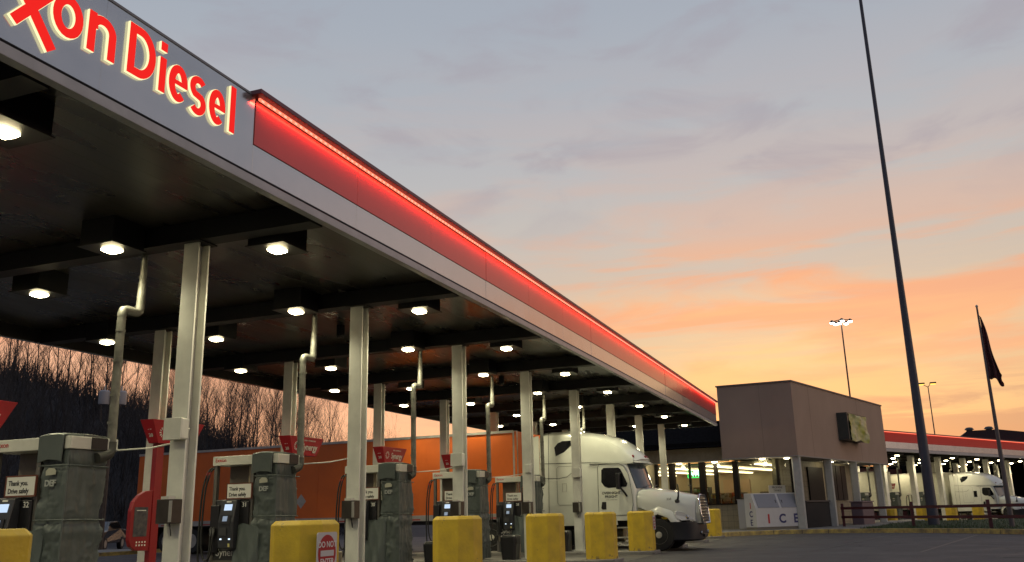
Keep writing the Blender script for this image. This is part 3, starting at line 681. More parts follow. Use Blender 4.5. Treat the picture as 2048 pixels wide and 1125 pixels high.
# ------------------------------------------------------------------ lorry tractor and trailer
def make_tractor(name, label):
    t = thing(name, label, 'truck')
    # local frame: x lateral (0 = centre line, camera side negative), y = metres behind the nose, z up
    hw = 1.24
    def sec(y, zb, zt, w_, crown=.10, r_=.22, dy=0):
        """rounded cross-section; dy pushes the centre forward (-) of the sides"""
        pts = [(-w_, zb), (-w_, zt-r_-.35), (-w_+.012, zt-r_), (-w_+.05, zt-r_*.45), (-w_+.16, zt-.06), (-w_*.55, zt+crown*.5), (0, zt+crown), (w_*.55, zt+crown*.5), (w_-.16, zt-.06), (w_-.05, zt-r_*.45), (w_-.012, zt-r_), (w_, zt-r_-.35), (w_, zb)]
        return [(x, y+dy*(1-(x/w_)**2), z) for x, z in pts]
    cab = MB(); o5 = 5.2
    S = [sec(5.42, .95, 3.98, 1.20), sec(5.36, .95, 4.03, 1.235), sec(5.05, .95, 4.05, hw), sec(4.3, .95, 4.05, hw), sec(3.85, .95, 3.98, hw), sec(3.3, 1.0, 3.87, 1.235, dy=-.05),
         sec(2.85, 1.05, 3.70, 1.22, dy=-.15), sec(2.82, 2.84, 3.69, 1.22, dy=-.15), sec(2.5, 2.86, 3.48, 1.20, .09, .2, dy=-.20), sec(2.25, 2.87, 3.22, 1.17, .06, .12, dy=-.26), sec(2.10, 2.88, 3.02, 1.13, .03, .06, dy=-.30)]
    S[-2:] = [[(x, y, max(z, 2.87)) for x, y, z in q] for q in S[-2:]]
    cab.loft(S)
    c = cab.build('cab', TRW, t, smooth=40)
    # front cab face below the windscreen (cowl) and windscreen
    def cur(y, dy, x, w_=1.1): return y+dy*(1-(x/w_)**2)
    xs_ = [-1.10, -.9, -.5, 0, .5, .9, 1.10]
    lowz, topz = 2.06, 2.86
    ws_ = MB()
    row = [[(x, cur(2.0, -.28, x), lowz-.02*abs(x)) for x in xs_], [(x*.985, cur(2.27, -.28, x), topz) for x in xs_]]
    n = len(xs_); vs = row[0]+row[1]+[(x, y+.05, z) for x, y, z in row[0]]+[(x, y+.05, z) for x, y, z in row[1]]
    fs = []
    for i in range(n-1): fs += [(i, i+1, n+i+1, n+i), (2*n+i+1, 2*n+i, 3*n+i, 3*n+i+1), (n+i, n+i+1, 3*n+i+1, 3*n+i), (i+1, i, 2*n+i, 2*n+i+1)]
    fs += [(0, n, 3*n, 2*n), (n-1, 3*n-1, 4*n-1, 2*n-1)]
    # lower cab nose closing body behind windscreen
    nb = MB(); S2 = []
    for z, y, w_, w2 in ((1.0, 2.06, 1.16, 1.235), (2.04, 2.06, 1.16, 1.235), (2.9, 2.35, 1.14, 1.215)):
        S2.append([(-w2, 3.2, z), (-w2, y+.10, z)]+[(x*w_/1.1, cur(y, -.28, x), z) for x in (-1.1, -.85, -.5, 0, .5, .85, 1.1)]+[(w2, y+.10, z), (w2, 3.2, z)])
    nb.loft(S2).build('cowl', TRW, c, smooth=40)
    ws_.add(vs, fs); wso = ws_.build('windscreen', mat('windscreen_glass', (.05, .07, .09), .06, spec=.9), t, smooth=60)
    MB().box(-.012, .012, 1.66, 1.70, 2.08, 2.1).build('wiper', BLK, wso)
    MB().tube([(-.9, 1.80, 2.08), (-.35, 1.68, 2.16)], .012, 5).build('wiper', BLK, wso); MB().tube([(-.1, 1.64, 2.08), (.45, 1.66, 2.16)], .012, 5).build('wiper', BLK, wso)
    # visor with marker lamps
    vz = MB(); vv = []
    for yy, zz, th in ((1.98, 2.90, .02), (2.10, 2.97, .05), (2.26, 3.05, .10)):
        vv.append([(x, cur(yy, -.30, x), zz) for x in (-1.12, -.6, 0, .6, 1.12)]+[(x, cur(yy, -.30, x), zz-th) for x in (1.12, .6, 0, -.6, -1.12)])
    vz.loft(vv).build('sun_visor', TRW, t, .01, smooth=50)
    for xx in (-.95, -.16, 0, .16, .95): MB().lathe([(.045, 0), (.045, .06), (.02, .09)], (xx, cur(2.22, -.32, xx)-.02, 3.07), n=8).build('marker_lamp', mat('marker', (.22, .02, .02), .3), t)
    # side glass, door seams, sleeper window, panels: thin solids on the near and far flank
    for sgn in (-1, 1):
        fx = lambda a, b, w_, s=sgn: (s*(hw+w_), a, b)
        def plate(nm, poly, m, th0, th1, par): return MB().prism(poly if sgn < 0 else poly[::-1], fx, th0, th1).build(nm, m, par, .004)
        yo = o5
        def seam(pts, par=c, m=None, r_=.008, nm='seam'): MB().tube([(sgn*(hw+.004), a, b) for a, b in pts], r_, 5).build(nm, m or BLK, par)
        dr = plate('door', [(2.22, 1.18), (2.14, 1.5), (2.15, 1.8), (2.24, 2.49), (2.40, 2.78), (2.55, 2.86), (3.26, 2.86), (3.30, 2.78), (3.33, 1.18)], TRW, -.03, .012, t)
        plate('door_window', [(2.33, 2.10), (2.29, 2.2), (2.50, 2.68), (2.58, 2.74), (3.10, 2.75), (3.18, 2.68), (3.20, 2.28), (3.10, 2.13), (2.95, 2.08)], TGL, .0125, .018, dr)
        seam([(2.22, 1.18), (2.14, 1.5), (2.15, 1.8), (2.24, 2.49), (2.40, 2.78), (2.55, 2.87), (3.26, 2.87), (3.31, 2.78), (3.34, 1.18), (2.22, 1.17)], r_=.009, m=mat('door_gap', (.03, .03, .03), .6), par=dr, nm='door_gap')
        plate('handle', [(3.06, 1.37), (3.06, 1.62), (3.20, 1.62), (3.24, 1.42), (3.2, 1.37)], BLK, .0125, .022, dr)
        plate('sleeper_window', [(4.80, 3.22), (4.85, 3.52), (4.72, 3.66), (4.55, 3.73), (4.18, 3.73), (4.24, 3.55), (4.5, 3.34)], TGL, -.004, .006, t)
        seam([(5.05, 4.0), (5.08, 2.98), (5.12, 1.2)]); seam([(5.40, 2.98), (2.4, 2.93)]); seam([(5.4, 2.48), (4.72, 2.45), (4.42, 2.50), (4.25, 2.62)]) 
        rr = [(3.95, 2.25), (3.95, 2.80), (4.02, 2.86), (4.72, 2.86), (4.79, 2.80), (4.79, 1.62), (4.72, 1.55), (4.02, 1.55), (3.95, 1.62), (3.95, 2.25)]; seam(rr, r_=.006, m=mat('seam_grey', (.2, .2, .18), .5))
        seam([(4.45, 2.28), (4.45, 2.0), (4.6, 2.0), (4.6, 2.28), (4.45, 2.28)], r_=.005, m=mat('seam_grey', (.2, .2, .18), .5))
        # visor rail over door
        MB().prism([(2.3, 2.905), (3.6, 2.905), (3.55, 2.93), (2.35, 2.95)], fx, 0, .05).build('drip_rail', TRW, c)
        # mirror
        mr = MB(); mr.box(sgn*(hw+.20)-.13, sgn*(hw+.20)+.13, 2.50, 2.62, 2.02, 2.55); mo = mr.build('mirror', BLK, t, .03)
        MB().tube([(sgn*(hw+.18), 2.5, 2.08), (sgn*(hw+.12), 2.36, 1.88), (sgn*(hw+.02), 2.34, 1.80)], .035, 6).build('arm', BLK, mo, smooth=60)
        MB().tube([(sgn*(hw+.18), 2.56, 2.52), (sgn*(hw+.02), 2.5, 2.56)], .025, 6).build('arm', BLK, mo, smooth=60)
        # hood mirror
        MB().tube([(sgn*.98, .70, 1.55), (sgn*1.14, .62, 1.75), (sgn*1.2, .60, 2.0), (sgn*1.18, .62, 2.12), (sgn*1.08, .66, 2.13)], [.05, .03, .02, .02, .02], 6).build('hood_mirror', BLK, t, smooth=60)
        MB().lathe([(.02, 0), (.085, .02), (.09, .08), (.04, .12)], (sgn*1.0, .70, 1.52), 'z', 10).build('mirror_head', BLK, t, smooth=60)
        # skirt, steps, tank
        plate('side_skirt', [(2.7, .86), (2.75, 1.17), (5.4, 1.2), (5.4, .86)], TRW, -.06, -.005, t)
        MB().lathe([(.30, 0), (.32, .03), (.32, 1.0), (.30, 1.03)], (0, 0, 0), 'y', 20).build('fuel_tank', ALU, t, smooth=40, loc=(sgn*.86, 3.0, .56))
        box('step', ALU, t, sgn*1.02-.14, sgn*1.02+.14, 2.28, 2.85, .42, .47, .01); box('step', ALU, t, sgn*1.06-.12, sgn*1.06+.12, 2.3, 2.8, .74, .79, .01)
        # rear fairing behind sleeper
        plate('side_extender', [(5.43, 1.2), (5.43, 3.95), (5.75, 3.9), (5.75, 1.2)], TRW, -.05, -.01, t)
        # steer wheel and drive wheels
        for (wy, dual) in ((1.33, 0), (7.3, 1), (8.6, 1)):
            cx = sgn*(1.09 if not dual else .94); ww = .145 if not dual else .28
            wh = MB().lathe([(.30, -ww), (.48, -ww), (.515, -ww*.7), (.515, ww*.7), (.48, ww), (.30, ww)], (0, 0, 0), 'x', 32).build('wheel', RUB, t, smooth=35, loc=(cx, wy, .515))
            ri = MB(); e = ww+.002
            ri.lathe([(.30, sgn*(ww-.03)), (.29, sgn*e), (.25, sgn*(e-.03)), (.20, sgn*(e-.05)), (.11, sgn*(e-.03)), (.10, sgn*(e+.03)), (.03, sgn*(e+.04))], (0, 0, 0), 'x', 28)
            ro = ri.build('rim', mat('rim_paint', (.55, .53, .45), .35, var=.2), wh, smooth=35)
            for q in range(10):
                a = 2*pi*q/10; MB().lathe([(.028, 0), (.028, .012)], (sgn*(e-.04), .225*cos(a), .225*sin(a)), 'x', 8).build('hub_hole', BLK, ro) if dual == 0 else None
    # hood: loft along y
    hd = MB(); H = []
    def hsec(y, zt, w_, zb, shoulder, dy=0):
        pts = [(-w_, zb), (-w_*1.0, zb+.25*(zt-zb)), (-w_*.985, shoulder), (-w_*.90, shoulder+.6*(zt-shoulder)), (-w_*.66, zt-.03), (-w_*.30, zt), (0, zt+.01), (w_*.30, zt), (w_*.66, zt-.03), (w_*.90, shoulder+.6*(zt-shoulder)), (w_*.985, shoulder), (w_, zb+.25*(zt-zb)), (w_, zb)]
        return [(x, y+dy*(1-(x/w_)**2), z) for x, z in pts]
    H = [hsec(2.0, 2.06, 1.16, 1.42, 1.80, -.2), hsec(1.75, 2.05, 1.15, 1.32, 1.74, -.2), hsec(1.3, 1.98, 1.14, 1.24, 1.62, -.15), hsec(.9, 1.90, 1.12, 1.12, 1.52, -.15), hsec(.5, 1.80, 1.04, 1.0, 1.44, -.18), hsec(.30, 1.76, .96, .95, 1.40, -.16), hsec(.16, 1.70, .86, .92, 1.34, -.12)]
    hd.loft(H).build('hood', TRW, t, smooth=50)
    for sgn in (-1, 1):   # fender over the wheel
        fd = MB(); F = []
        for a, ro, xo, th in ((178, .60, 1.17, .2), (150, .66, 1.21, .24), (120, .72, 1.235, .26), (90, .75, 1.24, .28), (60, .72, 1.235, .26), (35, .66, 1.20, .24), (10, .62, 1.10, .2)):
            cy, cz = 1.33+ro*cos(radians(a))*1.0, .515+ro*sin(radians(a)); ci, zi = 1.33+(ro-.09)*cos(radians(a)), .515+(ro-.09)*sin(radians(a))
            cy2, cz2 = 1.33+(ro+th*.6)*cos(radians(a)), .515+(ro+th*.7)*sin(radians(a))
            F.append([(sgn*xo, ci, zi), (sgn*xo, cy, cz), (sgn*(xo-.12), cy2, cz2), (sgn*(xo-.4), cy2, cz2+.05), (sgn*(xo-.4), ci, zi)])
        fd.loft(F).build('fender', TRW, t, smooth=50)
        # headlamp
        hp = [(.80, 1.24), (.72, 1.27), (.52, 1.22), (.27, 1.05), (.22, .97), (.6, .955), (.76, 1.02), (.82, 1.14)]
        hl = MB(); n = len(hp)
        def hx(y): return sgn*(1.135-.42*max(0, .85-y)**1.5)
        vs = [(hx(y)*1.005, y-.03, z) for y, z in hp]+[(hx(y)*.9, y+.05, z) for y, z in hp]
        hl.add(vs, [tuple(range(n)), tuple(range(2*n-1, n-1, -1))]+[(i, n+i, n+(i+1) % n, (i+1) % n) for i in range(n)])
        ho = hl.build('headlight', mat('headlamp_glass', (.75, .76, .76), .1, spec=1), t, .01)
        MB().lathe([(.02, 0), (.07, .012), (.075, .02)], (hx(.45)*1.01-sgn*.01, .42, 1.06), 'x', 14).build('projector', CHR, ho)
    # bumper
    bm = MB(); B = []
    for x, y in ((-1.24, 1.02), (-1.22, .55), (-1.08, .25), (-.75, .08), (0, .0), (.75, .08), (1.08, .25), (1.22, .55), (1.24, 1.02)):
        nx_, ny_ = -x*.06, .14
        B.append([(x, y, .86+.06*(y > .5)), (x, y, .92 if abs(x) > 1 else .86), (x*.97, y-.02, .62), (x*.98, y+.01, .36), (x*.93, y+.12, .30), (x*.88+nx_, y+.18, .35), (x*.88+nx_, y+.18, .88)])
    bm.loft(B).build('bumper', mat('bumper_dark', (.018, .019, .024), .4), t, smooth=40)
    box('fog_slot', BLK, t, -.35, .35, -.022, .03, .42, .52, .01)
    for sx_ in (-.62, .62): MB().lathe([(.06, -.03), (.07, 0), (.05, .02)], (sx_, .03, .56), 'y', 12).build('fog_lamp', CHR, t)
    # grille
    gr = [(-.70, .86), (-.80, 1.2), (-.70, 1.66), (-.52, 1.77), (.52, 1.77), (.70, 1.66), (.80, 1.2), (.70, .86)]
    gy = lambda z: -.02+.10*(z-.88)
    g_ = MB(); n = len(gr); g_.add([(x, gy(z)-.005, z) for x, z in gr]+[(x, gy(z)+.3, z) for x, z in gr], [tuple(range(n)), tuple(range(2*n-1, n-1, -1))]+[(i, n+i, n+(i+1) % n, (i+1) % n) for i in range(n)])
    g_.build('grille_shell', TRW, t, .01)
    gb = MB(); gb.add([(x*.97, gy(z)-.012, z) for x, z in gr]+[(x*.97, gy(z)-.0065, z) for x, z in gr], [tuple(range(n)), tuple(range(2*n-1, n-1, -1))]+[(i, n+i, n+(i+1) % n, (i+1) % n) for i in range(n)])
    go = gb.build('grille', BLK, t)
    sr = MB(); P = [(x, gy(z)-.02, z) for x, z in gr+[gr[0]]]; sr.tube(P, .035, 6, False); sr.build('surround', CHR, go, smooth=60)
    for i in range(8):
        z = .96+i*.098; wz = .72+.05*sin(i/7*pi) if z < 1.6 else .64
        MB().tube([(-wz, gy(z)-.02, z), (0, gy(z)-.05, z), (wz, gy(z)-.02, z)], .024, 6).build('grille_bar', CHR, go, smooth=60)
    # frame rails, axle
    for sx_ in (-.42, .42): box('frame_rail', BLK, t, sx_-.05, sx_+.05, .7, 9.5, .72, .98)
    box('fifth_wheel', BLK, t, -.5, .5, 7.4, 8.6, .99, 1.12, .02); box('back_wall_gear', BLK, t, -.9, .9, 5.45, 5.62, 1.0, 2.4)
    box('catwalk', DGR, t, -.7, .7, 5.6, 7.0, .99, 1.02)
    MB().tube([(.6, 5.6, 2.2), (.5, 5.9, 1.5), (.3, 6.0, 1.9), (.2, 6.3, 2.3)], .03, 6).build('air_hose', RUB, t)
    return t
TR = make_tractor('truck_tractor', 'white long nosed truck cab with sleeper, door lettering, poking out of the near canopy')
TX = 31.2; TR.location = (TX, 5.2, 0)
tx = [text('OVERNIGHT', (-1.24-.0135, 2.87, 1.87), LANE, .115, INKD, TR, off=.003), text('FREIGHT', (-1.24-.0135, 2.87, 1.75), LANE, .115, INKD, TR, off=.003),
      text('LOCAL & LONG HAUL', (-1.24-.0135, 2.87, 1.67), LANE, .04, INKD, TR), text('308', (-1.12, .95, 1.62), ((0, -1, 0), (.25, 0, 1)), .11, INKD, TR)]
def make_trailer(name, label, m, length, m2):
    t = thing(name, label, 'trailer')
    # local: x lateral, y backward from nose, z
    b = box('box_body', m, t, -1.28, 1.28, 0, length, 1.22, 4.16, .03)
    for sx in (-1, 1):
        q = MB()
        q.prism([(a*.14, b_*.14) for a, b_ in ((0, 0), (1, 0), (.92, -.38), (.7, -.7), (.38, -.92), (0, -1))], lambda a, b_, c: (sx*(1.155+a), b_+.14-.015, c), 1.24, 4.17); q.build('corner_post', ALU, b, smooth=40)
        box('bottom_rail', ALU, t, sx*1.295-.02, sx*1.295+.02, .02, length, 1.10, 1.30); box('top_rail', ALU, t, sx*1.29-.02, sx*1.29+.02, .1, length, 4.10, 4.19)
        q = MB(); y = 1.2
        while y < length-.3: q.box(sx*1.283-.004, sx*1.283+.004, y, y+.02, 1.31, 4.095); y += 1.22
        q.build('panel_seam', m, b)['kind'] = 'stuff'
        box('landing_leg', DGR, t, sx*.8-.06, sx*.8+.06, 2.9, 3.05, .1, 1.2)
        box('side_lamp', mat('amber', (.4, .12, .02), .4), t, sx*1.318-.004, sx*1.318+.004, length*.5, length*.5+.12, 1.17, 1.22)
        for wy in (length-3.2, length-1.9):
            wh = MB().lathe([(.30, -.28), (.48, -.28), (.515, -.2), (.515, .2), (.48, .28), (.30, .28)], (0, 0, 0), 'x', 24).build('wheel', RUB, t, smooth=35, loc=(sx*.98, wy, .515))
            MB().lathe([(.29, sx*.283), (.22, sx*.2), (.10, sx*.2), (.09, sx*.27)], (0, 0, 0), 'x', 20).build('rim', ALU, wh, smooth=35)
    for sx in (-1, 1):
        q = MB(); y = .6
        while y < length-1: q.box(sx*1.3155, sx*1.3175, y, y+.45, 1.125, 1.175); y += 1.1
        q.build('reflective_tape', mat('tape', (.35, .06, .05), .4), t)['kind'] = 'stuff'
    box('mud_flap', RUB, t, -1.2, -.7, length-1.15, length-1.13, .2, 1.05); box('mud_flap', RUB, t, .7, 1.2, length-1.15, length-1.13, .2, 1.05)
    box('under_run_bar', DGR, t, -1.15, 1.15, length-.12, length, .45, .56); box('chassis', BLK, t, -.55, .55, 1, length-.1, .95, 1.2)
    return t
t1 = make_trailer('box_trailer', 'long dull orange box trailer behind the white truck', TORG, 18.0, TORG)
t1.location = (31.3, 11.45, .03); t1.rotation_euler = (0, 0, radians(-2.6))
MB().prism([(0, -.28), (.24, 0), (0, .28), (-.24, 0)], lambda a, b, c: (-1.283-c, 9.3+a, 1.95+b), 0, .004).build('placard_holder', ALU, t1)

# ------------------------------------------------------------------ shop
P0 = Vector((49.9, 3.17)); E1 = Vector((cos(radians(-16)), sin(radians(-16)))); E2 = Vector((cos(radians(85.7)), sin(radians(85.7))))
def S(u_, v_, z): p = P0+E1*u_+E2*v_; return (p.x, p.y, z)
shop = thing('shop_building', 'low truck stop shop with lit windows and tall plain brown sign box on its corner', 'building', (0, 0, 0))
def sb(nm, m, par, u0, u1, v0, v1, z0, z1, bevel=0): return box(nm, m, par, u0, u1, v0, v1, z0, z1, bevel, S)
G = .22
sb('sign_box', STUC, shop, 0, 17.2, 0, 4.0, 3.94, 7.85)
sb('box_coping', mat('coping', (.17, .13, .11), .6), shop, -.05, 17.25, -.05, 4.05, 7.852, 7.93)
sb('box_soffit_lip', mat('lip_pale', (.34, .31, .28), .6), shop, -.03, 17.23, -.03, 4.03, 3.88, 3.938)
sb('roof_slab', SHIN, shop, .2, 14, 4.02, 16, 4.62, 4.9)
# mansard
MB().prism([(.1, 4.62), (2.6, 6.25), (12, 6.6), (14.2, 4.62)], lambda a, b, c: S(a, c, b), 4.06, 16.2).build('mansard_roof', SHIN, shop)
sb('wall_band', BEIG, shop, .70, .95, 4.03, 16, 3.84, 4.61)
sb('wall_pier', BEIG, shop, .72, 1.05, 8.25, 8.72, G, 3.83)
sb('side_wall', BEIG, shop, .72, .95, 8.75, 16, G, 3.83)
sb('low_wall', BLOC, shop, .68, .98, .30, 8.22, G-.1, 1.50)
sb('sill', MUL, shop, .62, 1.02, .30, 8.22, 1.501, 1.56)
sb('floor_slab', mat('shop_floor', (.3, .28, .24), .4), shop, 1.0, 15, 1.9, 15.8, .18, .24)
sb('ceiling', mat('shop_ceiling', (.55, .5, .4), .8), shop, 1.0, 15, 1.9, 15.8, 3.72, 3.80)
sb('rear_wall', mat('shop_wall_warm', (.45, .39, .27), .8), shop, 14.8, 15.0, 1.9, 15.8, .25, 3.71)
sb('end_wall', mat('shop_wall_cream', (.5, .46, .34), .8), shop, 1.0, 14.79, 15.6, 15.8, .25, 3.71)
sb('porch_wall', BLOC, shop, 1.3, 8.6, 1.62, 1.88, G-.1, 3.87); sb('porch_wall', BLOC, shop, 8.61, 15, 1.62, 1.88, G-.1, 1.55)
sb('upper_porch_wall', BEIG, shop, 8.61, 15, 1.63, 1.88, 1.551, 3.87)
# doors on the porch
sb('door', MUL, shop, 5.9, 8.45, 1.52, 1.61, G, 3.55); 
for a in (9.9, 10.9, 11.9): sb('door', mat('tall_panel', (.022, .014, .014), .6, spec=.2), shop, a, a+.88, 1.50, 1.615, 1.62, 3.75)
# mullions and panes
mul = [(8.10, 8.22), (7.10, 7.41), (6.20, 6.26), (5.36, 5.68), (4.67, 4.84), (3.53, 3.80), (1.34, 1.46), (.45, .73)]
prev = None
for a, b in mul: sb('mullion', MUL, shop, .70, .92, a, b, 1.561, 3.83)
edges = [8.10, 7.41, 7.10, 6.26, 6.20, 5.68, 5.36, 4.84, 4.67, 3.80, 3.53, 1.46, 1.34, .73]
for i in range(0, len(edges), 2): sb('window_pane', GLS, shop, .80, .806, edges[i+1], edges[i], 1.561, 3.83)
# porch columns
for u_ in (.36, 5.41, 10.2, 15.4):
    q = MB(); c0 = P0+E1*u_+E2*.25
    secs = [[(c0.x+a, c0.y+b, z) for a, b in oct_(0, 0, .23, .06)] for z in (G-.1, 3.878)]
    q.loft(secs).build('porch_column', mat('porch_white', (.5, .5, .46), .5, var=.1), shop)
# interior fittings: fluorescent rows, back bar, shelves, goods
FL = emis('fluorescent', (1, .82, .50), 6)
for vi in range(5):
    v0 = 2.6+vi*2.7
    for uu in range(4): sb('fluorescent_tube', FL, shop, 1.4+uu*3.3, 4.5+uu*3.3, v0, v0+.26, 3.60, 3.66)
def inside(nm, label, cat, u0, u1, v0, v1, z0, z1, m, shelves=0, goods=0):
    t = thing(nm, label, cat)
    sb('frame', m, t, u0, u1, v0, v1, z0, z1)
    for i in range(shelves):
        z = z0+(z1-z0)*(i+.5)/shelves; sb('shelf', ALU, t, u0-.12, u0-.002, v0, v1, z, z+.03)
        v = v0+.05; j = 0
        while v < v1-.15 and goods:
            ww = random.uniform(.08, .22); hh = random.uniform(.12, .3)
            cc = random.choice([(.5, .08, .05), (.55, .45, .1), (.1, .2, .4), (.5, .5, .45), (.1, .3, .12), (.4, .2, .08)])
            sb('product', mat('product_%d' % int(cc[0]*100+cc[1]*10), cc, .5), t, u0-.11, u0-.01, v, v+ww, z+.031, z+.031+hh); v += ww+.04; j += 1
    return t
inside('drinks_cooler', 'dark framed cooler against shop rear wall, right part', 'cooler', 13.6, 14.7, 2.2, 5.4, .25, 2.9, DGR, 4, 1)
inside('menu_board', 'orange lit menu board hung above the shop counter', 'board', 9.0, 9.1, 3.2, 3.9, 2.6, 3.2, emis('menu_orange', (1, .4, .25), .9))
inside('menu_board', 'pale lit menu board hung beside the orange one', 'board', 9.0, 9.1, 2.4, 3.0, 2.6, 3.2, emis('menu_pale', (.9, .8, .6), .8))
inside('service_counter', 'dark shop counter below the lit menu boards', 'counter', 8.0, 8.8, 1.95, 5.2, .25, 2.25, mat('counter', (.12, .09, .07), .5), 0)
inside('shelf_unit', 'goods shelf behind the window right of the green neon sign', 'shelf', 2.2, 2.8, 3.9, 6.0, .25, 2.15, mat('shelf_m', (.2, .17, .13), .6), 3, 1)
inside('shelf_unit', 'goods shelf behind the window below the green neon sign', 'shelf', 3.0, 3.6, 7.2, 11, .25, 2.35, mat('shelf_m', (.2, .17, .13), .6), 3, 1)
inside('partition', 'tan partition wall standing inside the shop behind the middle window', 'partition', 7.0, 7.2, 5.4, 7.0, .25, 3.0, mat('tanp', (.5, .36, .24), .7))
inside('partition', 'pale partition wall inside the shop near the left windows', 'partition', 6.0, 6.2, 9.5, 12.5, .25, 2.8, mat('tanp2', (.42, .40, .28), .7))
atm = thing('neon_sign', 'green neon ATM sign glowing in the shop window', 'sign', S(.98, 5.97, 3.22))
text('ATM', (0, 0, -.12), ((E2.x*-1, E2.y*-1, 0), (0, 0, 1)), .38, emis('neon_green', (.25, 1, .45), 6), atm, off=.012)
MB().tube([(-E2.x*a, -E2.y*a, b) for a, b in ((-.46, -.2), (.46, -.2), (.46, .24), (-.46, .24), (-.46, -.2))], .02, 6).build('tube_border', emis('neon_border', (.03, .8, .15), 3), atm)
inside('display_rack', 'low rack of flowers and toys behind the window beside the freezer', 'rack', 1.6, 2.0, 4.0, 5.2, .25, 1.75, mat('rackm', (.1, .08, .06), .6), 3, 1)
inside('display_rack', 'tall dark magazine rack behind the narrow window', 'rack', 1.9, 2.3, 5.7, 6.6, .25, 2.5, mat('rackm', (.1, .08, .06), .6), 4, 1)
inside('support_pillar', 'white square pillar inside the shop behind the widest window', 'pillar', 5.0, 5.3, 2.45, 2.75, .25, 3.7, WHT)
inside('hood_unit', 'dark kitchen hood hanging over the counter inside the shop', 'hood', 9.2, 10.2, 2.3, 4.8, 2.55, 3.5, mat('hoodm', (.06, .05, .05), .5))
inside('upright_cooler', 'pale upright cooler inside the shop behind the right window', 'cooler', 6.0, 6.8, 1.95, 2.3, .25, 2.7, mat('pale_unit', (.45, .45, .40), .5))
def plush(nm, label, u_, v_, z_, r_, m):
    p = S(u_, v_, z_); q = MB(); q.lathe([(r_*.5, 0), (r_, r_*.6), (r_*.8, r_*1.3), (r_*.4, r_*1.5), (r_*.65, r_*1.9), (r_*.5, r_*2.4), (r_*.1, r_*2.6)], p, n=12)
    return tag(q.build(nm, m, None, smooth=60), label, 'toy')
plush('plush_toy', 'large cream plush toy on the sill behind the shop window', 1.25, 4.45, 1.57, .22, mat('plush_cream', (.5, .42, .3), .95))
plush('plush_toy', 'small pale plush toy between the cream one and the flowers', 1.25, 4.05, 1.57, .14, mat('plush_pale', (.42, .45, .38), .95))
bq = thing('flower_bouquet', 'yellow flower bouquet on the sill behind the shop window', 'flowers', S(1.3, 3.6+.25, 1.57))
MB().lathe([(.06, 0), (.12, .22), (.1, .24)], n=10).build('vase', mat('vase', (.2, .3, .2), .3), bq)
fq = MB(); RF = random.Random(4)
for _ in range(60):
    a = RF.uniform(0, 6.28); rr = RF.uniform(0, .3); z = RF.uniform(.3, .75); x, y = rr*cos(a), rr*sin(a)
    fq.add([(x-.04, y, z), (x+.04, y, z), (x, y, z+.09), (x, y-.04, z+.03), (x, y+.04, z+.05)], [(0, 1, 2), (3, 4, 2)])
fq.build('flowers', mat('flower_yellow', (.55, .40, .05), .7, var=.5, scale=8, c2=(.25, .06, .02)), bq)
# recessed eave lamps (lit)
for i, (u_, v_) in enumerate(((.33, 9.0), (.33, 6.6), (.33, 4.6), (.33, 2.0), (.9, .9), (7.8, .8), (11.8, .8))):
    t = thing('eave_light', 'lit round eave lamp, number %s from the left under the shop overhang' % ['one', 'two', 'three', 'four', 'five', 'six', 'seven'][i], 'light', S(u_, v_, 3.87 if v_ < 4 else 3.82), group='round lamps under the shop eave')
    MB().lathe([(.17, 0), (.15, -.05), (.05, -.08)], n=14).build('lens', emis('eave_lens', (1, .82, .5), 14), t, smooth=60); MB().lathe([(.19, .008), (.19, -.012)], n=16).build('ring', ALU, t)
    li = bpy.data.lights.new('eave_lamp_light', 'POINT'); li.energy = 20 if v_ > 1.5 else 9; li.color = (1, .88, .55); li.shadow_soft_size = .12
    lo = bpy.data.objects.new('eave_lamp_light', li); COL.objects.link(lo); lo.location = S(u_, v_, 3.62)
sb('eave_soffit', BEIG, shop, .02, .69, 4.04, 12, 3.84, 3.87)
# tarp-covered sign box on the right face
sgn_ = thing('covered_sign', 'dark square sign box wrapped in a yellow green tarp on the shop fascia', 'sign')
sb('case', mat('sign_case', (.03, .035, .03), .4), sgn_, 7.2, 11.0, -.60, -.003, 5.08, 6.68)
q = MB(); nu, nz = 26, 16; vs = []
for j in range(nz+1):
    for i in range(nu+1):
        a, b = i/nu, j/nz
        dep = .05+.05*sin(7*a+5*b)+.035*sin(15*a-9*b+1)+.02*sin(31*b+11*a); sag = -.12*sin(pi*a)*(b > .95)
        vs.append(S(7.45+3.5*a, -.61-abs(dep)*.8, 5.04+1.6*b+sag*.5-.06*sin(9*a)*(j == 0)))
vs += [tuple(Vector(p)+Vector((E2.x*.03, E2.y*.03, 0))) for p in vs]; nn = (nu+1)*(nz+1)
fs = [(j*(nu+1)+i, j*(nu+1)+i+1, (j+1)*(nu+1)+i+1, (j+1)*(nu+1)+i) for j in range(nz) for i in range(nu)]
q.add(vs, fs+[tuple(nn+k for k in f[::-1]) for f in fs])
q.build('tarp', mat('tarp_yellow', (.30, .34, .03), .4, var=.5, scale=1.3, c2=(.40, .44, .30), bump=.2, bscale=4), sgn_, smooth=60)
